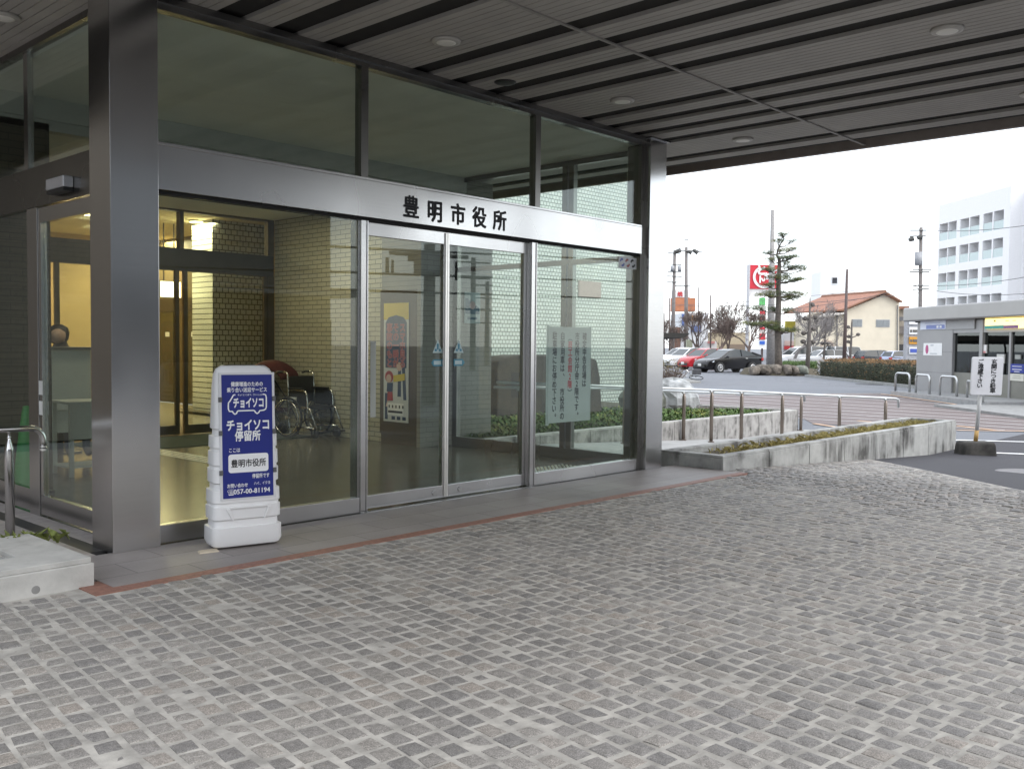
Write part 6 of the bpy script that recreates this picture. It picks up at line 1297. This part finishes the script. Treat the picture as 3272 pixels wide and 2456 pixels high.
for nm, lab, cat, u0, u1, v0, v1, d, c, extra in (
    ('shop_building', 'white shop front with blue and orange panels behind the street lamp pole', 'shop', 2176, 2262, 1000, 1165, 130, (.66, .67, .68), [((2180, 2192, 1003, 1040), (.10, .17, .42)), ((2212, 2222, 1008, 1024), (.65, .30, .03)), ((2230, 2240, 1012, 1026), (.65, .30, .03)), ((2208, 2240, 1040, 1060), (.14, .2, .4))]),
    ('cream_shop', 'low cream shop building behind the bare trees', 'shop', 2275, 2395, 1062, 1165, 135, (.52, .44, .31), [((2275, 2330, 1052, 1063), (.2, .15, .12)), ((2330, 2395, 1100, 1120), (.26, .2, .15))]),
    ('white_shop', 'white low shop with a pink awning behind the black car', 'shop', 2255, 2290, 1090, 1165, 128, (.62, .60, .58), [((2262, 2284, 1090, 1097), (.5, .22, .2))]),
    ('grey_shop', 'grey building with a red and white sign behind the pine', 'shop', 2502, 2600, 1056, 1165, 136, (.50, .50, .52), [((2508, 2540, 1089, 1104), (.6, .45, .42)), ((2507, 2540, 1105, 1116), (.55, .05, .06)), ((2586, 2608, 1058, 1082), (.22, .42, .6))]),
    ('yellow_house', 'narrow pale yellow house left of the cream house', 'house', 2602, 2626, 1020, 1165, 125, (.56, .52, .33), [((2617, 2621, 1035, 1060), (.06, .06, .06)), ((2612, 2620, 1085, 1090), (.12, .09, .07))])):
    t = cthing(nm, lab, cat, (u0+u1)/2, d); p = MB(); cbox(p, u0, u1, v0, v1, d, d+9, FZ-.3); build('wall', p, M(nm+'_wall', c, .8, var=.08, scale=1), t)
    for k, (r_, cc) in enumerate(extra): p = MB(); cbox(p, r_[0], r_[1], r_[2], r_[3], d-.3, d-.01); build('panel', p, M(nm+'_panel%d' % k, cc, .6, var=.05), t)
p = MB(); cbox(p, 2510, 2545, 1026, 1060, 120, 120.4); yy = cthing('yellow_sign', 'yellow roadside sign showing beside the pine trunk', 'sign', 2528, 120); build('board', p, M('sign_yellow', (.55, .50, .08), .6), yy); p = MB(); cbox(p, 2526, 2529, 1060, 1165, 120.1, 120.3, FZ); build('post', p, PRUST, yy)
p = MB(); cbox(p, 2195, 2213, 1085, 1128, 90, 90.6, FZ); solo('grey_green_cabinet', p, M('cabinet', (.32, .33, .24), .6), 'pale green upright cabinet behind the white parked cars', 'cabinet', bevel=.02)
p = MB(); cbox(p, 2520, 2900, 1148, 1166, 72, 72.25, FZ-.2); solo('low_wall', p, M('low_wall_grey', (.36, .35, .34), .85, var=.15), 'long low grey wall between the hedge and the far parked cars', 'wall')
# ---- bare trees
def bare_tree(lab, u, vtop, d, spread, seed, mat, depth=7, name='bare_tree', lean=0, fine=.017, vbase=1165, ns=3):
    random.seed(seed); base = PD(u, vbase, d); base.z = FZ-.05; H_ = PD(u, vtop, d).z-base.z; t = thing(name, lab, 'tree', base); tr = MB(); cw = MB()
    def grow(p0, dr, L, r, lv):
        n = 3; pts = [p0]; dd_ = dr.copy()
        for i in range(n):
            dd_ = (dd_+Vector((random.gauss(0, .13), random.gauss(0, .13), .05))).normalized(); pts.append(pts[-1]+dd_*L/n)
        rs_ = [r*(1-.4*i/n) for i in range(n+1)]; (tr if lv == 0 else cw).tube(pts, rs_, 8 if lv == 0 else 5 if lv < 3 else 3, False)
        if lv >= depth: return
        for j in range(random.choice((2, ns, ns)) if lv < depth-1 else 3):
            a = random.uniform(0, 6.28); sp_ = spread*random.uniform(.6, 1.3); side = dd_.orthogonal().normalized(); q = Matrix.Rotation(a, 3, dd_) @ side
            grow(pts[-1] if j < 2 else pts[random.choice((1, 2))], (dd_+q*sp_+Z_*.12).normalized(), L*random.uniform(.66, .86), max(fine, r*.60), lv+1)
    grow(base, Vector((lean, 0, 1)).normalized(), H_*.24, H_*.024, 0); build('trunk', tr, mat, t, smooth=True); build('crown', cw, mat, t); return t
BT = M('bare_twig_brown', (.14, .105, .09), .9, var=.2); BTG = M('bare_twig_grey', (.22, .20, .19), .9, var=.2)
for lab, u, vt, d, sp_, sd_, m_ in (('bare brown tree right of the street lamp pole', 2228, 945, 86, .60, 1, BT), ('bare brown tree with a reddish haze of twigs in the middle of the row', 2282, 940, 84, .62, 2, BT), ('bare brown tree between the white shop and the pine', 2338, 935, 87, .62, 3, BT), ('bare tree just left of the pine, in front of the red sign', 2395, 930, 85, .60, 4, BT), ('bare grey tree spreading right of the pine trunk', 2535, 905, 82, .70, 5, BTG), ('bare grey tree partly behind the small pruned tree', 2585, 945, 92, .72, 6, BTG), ('bare brown tree at the left end of the row beside the cabinet', 2175, 985, 92, .6, 8, BT)):
    bare_tree(lab, u, vt, d, sp_, sd_, m_)
def pruned(lab, u, vt, d, seed, stubs, r=.16):
    random.seed(seed); base = PD(u-8, 1170, d); base.z = FZ-.05; t = thing('pruned_tree', lab, 'tree', base, 0, 'small hard pruned trees by the hedge'); tr = MB(); tr.tube([base, PD(u-2, 1090, d), PD(u, 1030, d), PD(u+1, vt, d)], [r, r*.8, r*.55, r*.2], 8); build('trunk', tr, BARKG, t, smooth=True)
    cw = MB()
    for (ua, va, ub, vb) in stubs:
        cw.tube([PD(ua, va, d), PD((ua+ub)/2, (va+vb)/2+1, d+.1), PD(ub, vb, d+.2)], [r*.45, r*.4, r*.3], 6); q = PD(ub, vb, d+.2); cw.lathe((q.x, q.y, q.z-.12), [(.05, 0), (.17, .08), (.17, .2), (.05, .28)], 7)
    build('crown', cw, BARKG, t)
pruned('dark hard pruned tree with knobbly stubs left of the cream house', 2587, 950, 58, 1, ((2580, 1105, 2566, 1092), (2582, 1100, 2598, 1093), (2585, 1062, 2568, 1065), (2586, 1062, 2598, 1052), (2587, 1020, 2572, 1018), (2588, 1015, 2605, 1014), (2588, 985, 2595, 975)))
pruned('thin pruned tree in front of the white car and arched door', 2638, 1063, 80, 2, ((2636, 1100, 2628, 1098), (2637, 1095, 2645, 1098), (2638, 1078, 2632, 1076)), .10)
pruned('thin pruned tree with forked stubs right of the dark post', 2722, 1020, 78, 3, ((2722, 1080, 2712, 1076), (2723, 1078, 2742, 1069), (2722, 1100, 2710, 1092), (2722, 1050, 2710, 1045)), .12)
# ---- bare shrub and bicycle pile right of the pillar
bs = thing('bare_shrub', 'low tangled bare shrub beside the right pillar', 'shrub', G(2135, 1222)); random.seed(5); cw = MB(); b0 = G(2128, 1222); b0.z = FZ
for i in range(170):
    a = random.uniform(0, 6.28); p0 = b0+CR*random.uniform(-.5, .6)+CF*random.uniform(-.6, .6); dr = Vector((math.cos(a), math.sin(a), random.uniform(.5, 2.2))).normalized(); p1 = p0+dr*random.uniform(.3, .7); p2_ = p1+(dr+Vector((random.gauss(0, .6), random.gauss(0, .6), random.gauss(0, .4)))).normalized()*random.uniform(.2, .5)
    cw.tube([p0, p1, p2_], [.014, .010, .006], 4, False)
build('twigs', cw, BT, bs)
sl_ = MB()
for i in range(420):
    q = b0+CR*random.gauss(0, .45)+CF*random.gauss(0, .45)+Z_*random.uniform(.25, 1.1); dr = Vector((random.gauss(0, 1), random.gauss(0, 1), random.gauss(0, .6))).normalized(); sv_ = dr.orthogonal().normalized()*.03; sl_.add([q-sv_, q+sv_, q+dr*.08], [(0, 1, 2)])
build('leaves', sl_, M('dull_leaf', (.15, .125, .06), .8, var=.4, scale=9), bs)
isl = MB(); a_, b_ = G(2080, 1226), G(2240, 1221); isl.obox((a_+b_)/2+CF*1.8, (b_-a_).xy.to_3d().normalized(), CF, Z_, (b_-a_).xy.length/2, 1.8, .05); struct('gravel_island', isl, M('island_gravel', (.30, .295, .28), .9, var=.3, scale=20))
bk_ = thing('fallen_bicycle', 'silver bicycle lying on its side by the bare shrub', 'bicycle', G(2185, 1219)); bb0 = G(2190, 1218)+Z_*.10
for s in (-.52, .52):
    m_ = MB(); c = bb0+CR*s; m_.tube([c+CR*(.33*math.cos(t))+CF*(.33*math.sin(t))*.96+Z_*(.08*math.sin(t)+.08) for t in np.linspace(0, 6.283, 25)], .02, 6, False); w_ = build('wheel', m_, RUBBER, bk_)
    m_ = MB()
    for k in range(8): t = k*math.pi/4; m_.tube([c+Z_*.08, c+CR*(.31*math.cos(t))+CF*(.31*math.sin(t))+Z_*(.08*math.sin(t)+.08)], .003, 4, False)
    build('spokes', m_, CHROME, w_)
m_ = MB(); q = lambda a, b, z: bb0+CR*a+CF*b+Z_*(z+.1)
m_.tube([q(-.52, 0, .02), q(-.1, 0, .02), q(-.2, .38, .1), q(.36, .42, .12), q(-.1, 0, .02)], .022, 6); m_.tube([q(.52, 0, .02), q(.36, .42, .12), q(.33, .56, .15)], .022, 6); m_.tube([q(-.52, 0, .02), q(-.2, .38, .1)], .014, 6); build('frame', m_, GALV, bk_)
m_ = MB(); m_.tube([q(.15, .6, .35), q(.33, .58, .16), q(.42, .55, -.05)], .016, 6); build('handlebar', m_, CHROME, bk_); m_ = MB(); m_.obox(q(-.22, .52, .13), CR, CF, Z_, .13, .06, .04); build('saddle', m_, BLACK, bk_, bevel=.02)
m_ = MB(); m_.obox(q(.62, .45, .25), CR, CF, Z_, .2, .16, .13); build('basket', m_, M('basket_dark', (.06, .06, .065), .5), bk_, bevel=.02)
# ================================================================== across the street: what the glass and steel reflect
def mir(u, v, D):                       # place seen in the mirror of the glass front
    d = ray(u, v); p_ = CAM+d*D; return Vector((p_.x, 2*FY-p_.y, p_.z))
ob = thing('opposite_building', 'pale grey building across the street, seen reflected in the glass doors', 'building', (18, -22, FZ))
p = MB(); x0_, x1_ = 9.5, 19.6; yb_ = -15.; p.box(x0_, x1_, yb_-9, yb_, FZ, 9.5); build('wall', p, M('opposite_wall', (.19, .195, .20), .85, var=.05, scale=1), ob)
def on_ob(u, v): d = ray(u, v); d2 = Vector((d.x, -d.y, d.z)); c2 = Vector((0, 2*FY, H)); return c2+d2*((yb_-c2.y)/d2.y)
for (u0, u1, v0, v1) in ((1309, 1373, 802, 840), (1238, 1247, 822, 874), (1256, 1262, 830, 876), (1460, 1466, 835, 895)):
    a, b = on_ob(u0, v0), on_ob(u1, v1); p = MB(); p.box(min(a.x, b.x), max(a.x, b.x), yb_-.02, yb_+.03, b.z, a.z); build('window', p, WDK, ob)
p = MB(); a = on_ob(1300, 945); p.box(x0_, x1_+.2, yb_, yb_+1.2, a.z-.25, a.z); build('eaves', p, M('opposite_eaves', (.30, .31, .32), .7), ob)
p = MB(); p.box(x0_, x1_, yb_+.031, yb_+.06, FZ, a.z-1.0); build('dark_shopfront', p, M('opposite_dark', (.05, .045, .04), .6, var=.2), ob)
lb_ = thing('long_building', 'long low building with a pale upper band across the street, reflected in the left glass', 'building', (2, -22, FZ))
p = MB(); p.box(-30, 9.4, -30, -20, FZ, 2.65); build('wall', p, M('long_dark_wall', (.05, .05, .055), .7, var=.2, scale=1), lb_); p = MB(); p.box(-30, 9.4, -30, -19.9, 2.651, 3.1); build('upper_band', p, M('long_band', (.55, .62, .68), .6, var=.04), lb_); p = MB(); p.box(-30, 9.4, -30, -19.95, 3.101, 8.0); build('upper_wall', p, M('long_upper', (.07, .068, .065), .8, var=.1), lb_)
for (u, vt, D, lab) in ((1380, 780, 26, 'grey utility pole across the street, reflected in the left glass door leaf'), (1516, 823, 60, 'tall utility pole with crossarms reflected in the right glass door leaf'), (1560, 900, 75, 'far utility pole reflected at the edge of the white tiles')):
    q = mir(u, vt, D); t = thing('utility_pole', lab, 'utility pole', (q.x, q.y, FZ)); m_ = MB(); m_.tube([(q.x, q.y, FZ), (q.x, q.y, q.z)], [.2, .15], 8); build('pole', m_, PC, t, smooth=True)
    for k in range(4 if D > 30 else 1): z = q.z-.3-k*1.0; m_ = MB(); m_.tube([(q.x-1.1, q.y-.4, z), (q.x+1.1, q.y+.4, z)], .06, 6); build('crossarm', m_, MATS['arm_grey'], t)
    if D < 30: m_ = MB(); z = mir(u, 840, D).z; m_.box(q.x-.32, q.x+.32, q.y-.3, q.y+.3, z-.3, z+.3); build('transformer', m_, MATS['transformer_grey'], t)
for (va, vb, D, lab) in ((793, 812, 24, 'upper wire across the street reflected in the glass'), (872, 880, 24, 'middle wire across the street reflected in the glass'), (928, 935, 24, 'lower wire across the street reflected in the glass')):
    A, B = mir(1180, va, D*.8), mir(2010, vb+20, D*1.3); m_ = MB(); m_.tube([A+(A-B)*.5, A, B, B+(B-A)*.6], .025, 4); solo('overhead_wire', m_, MATS['wire_grey'], lab, 'wire')
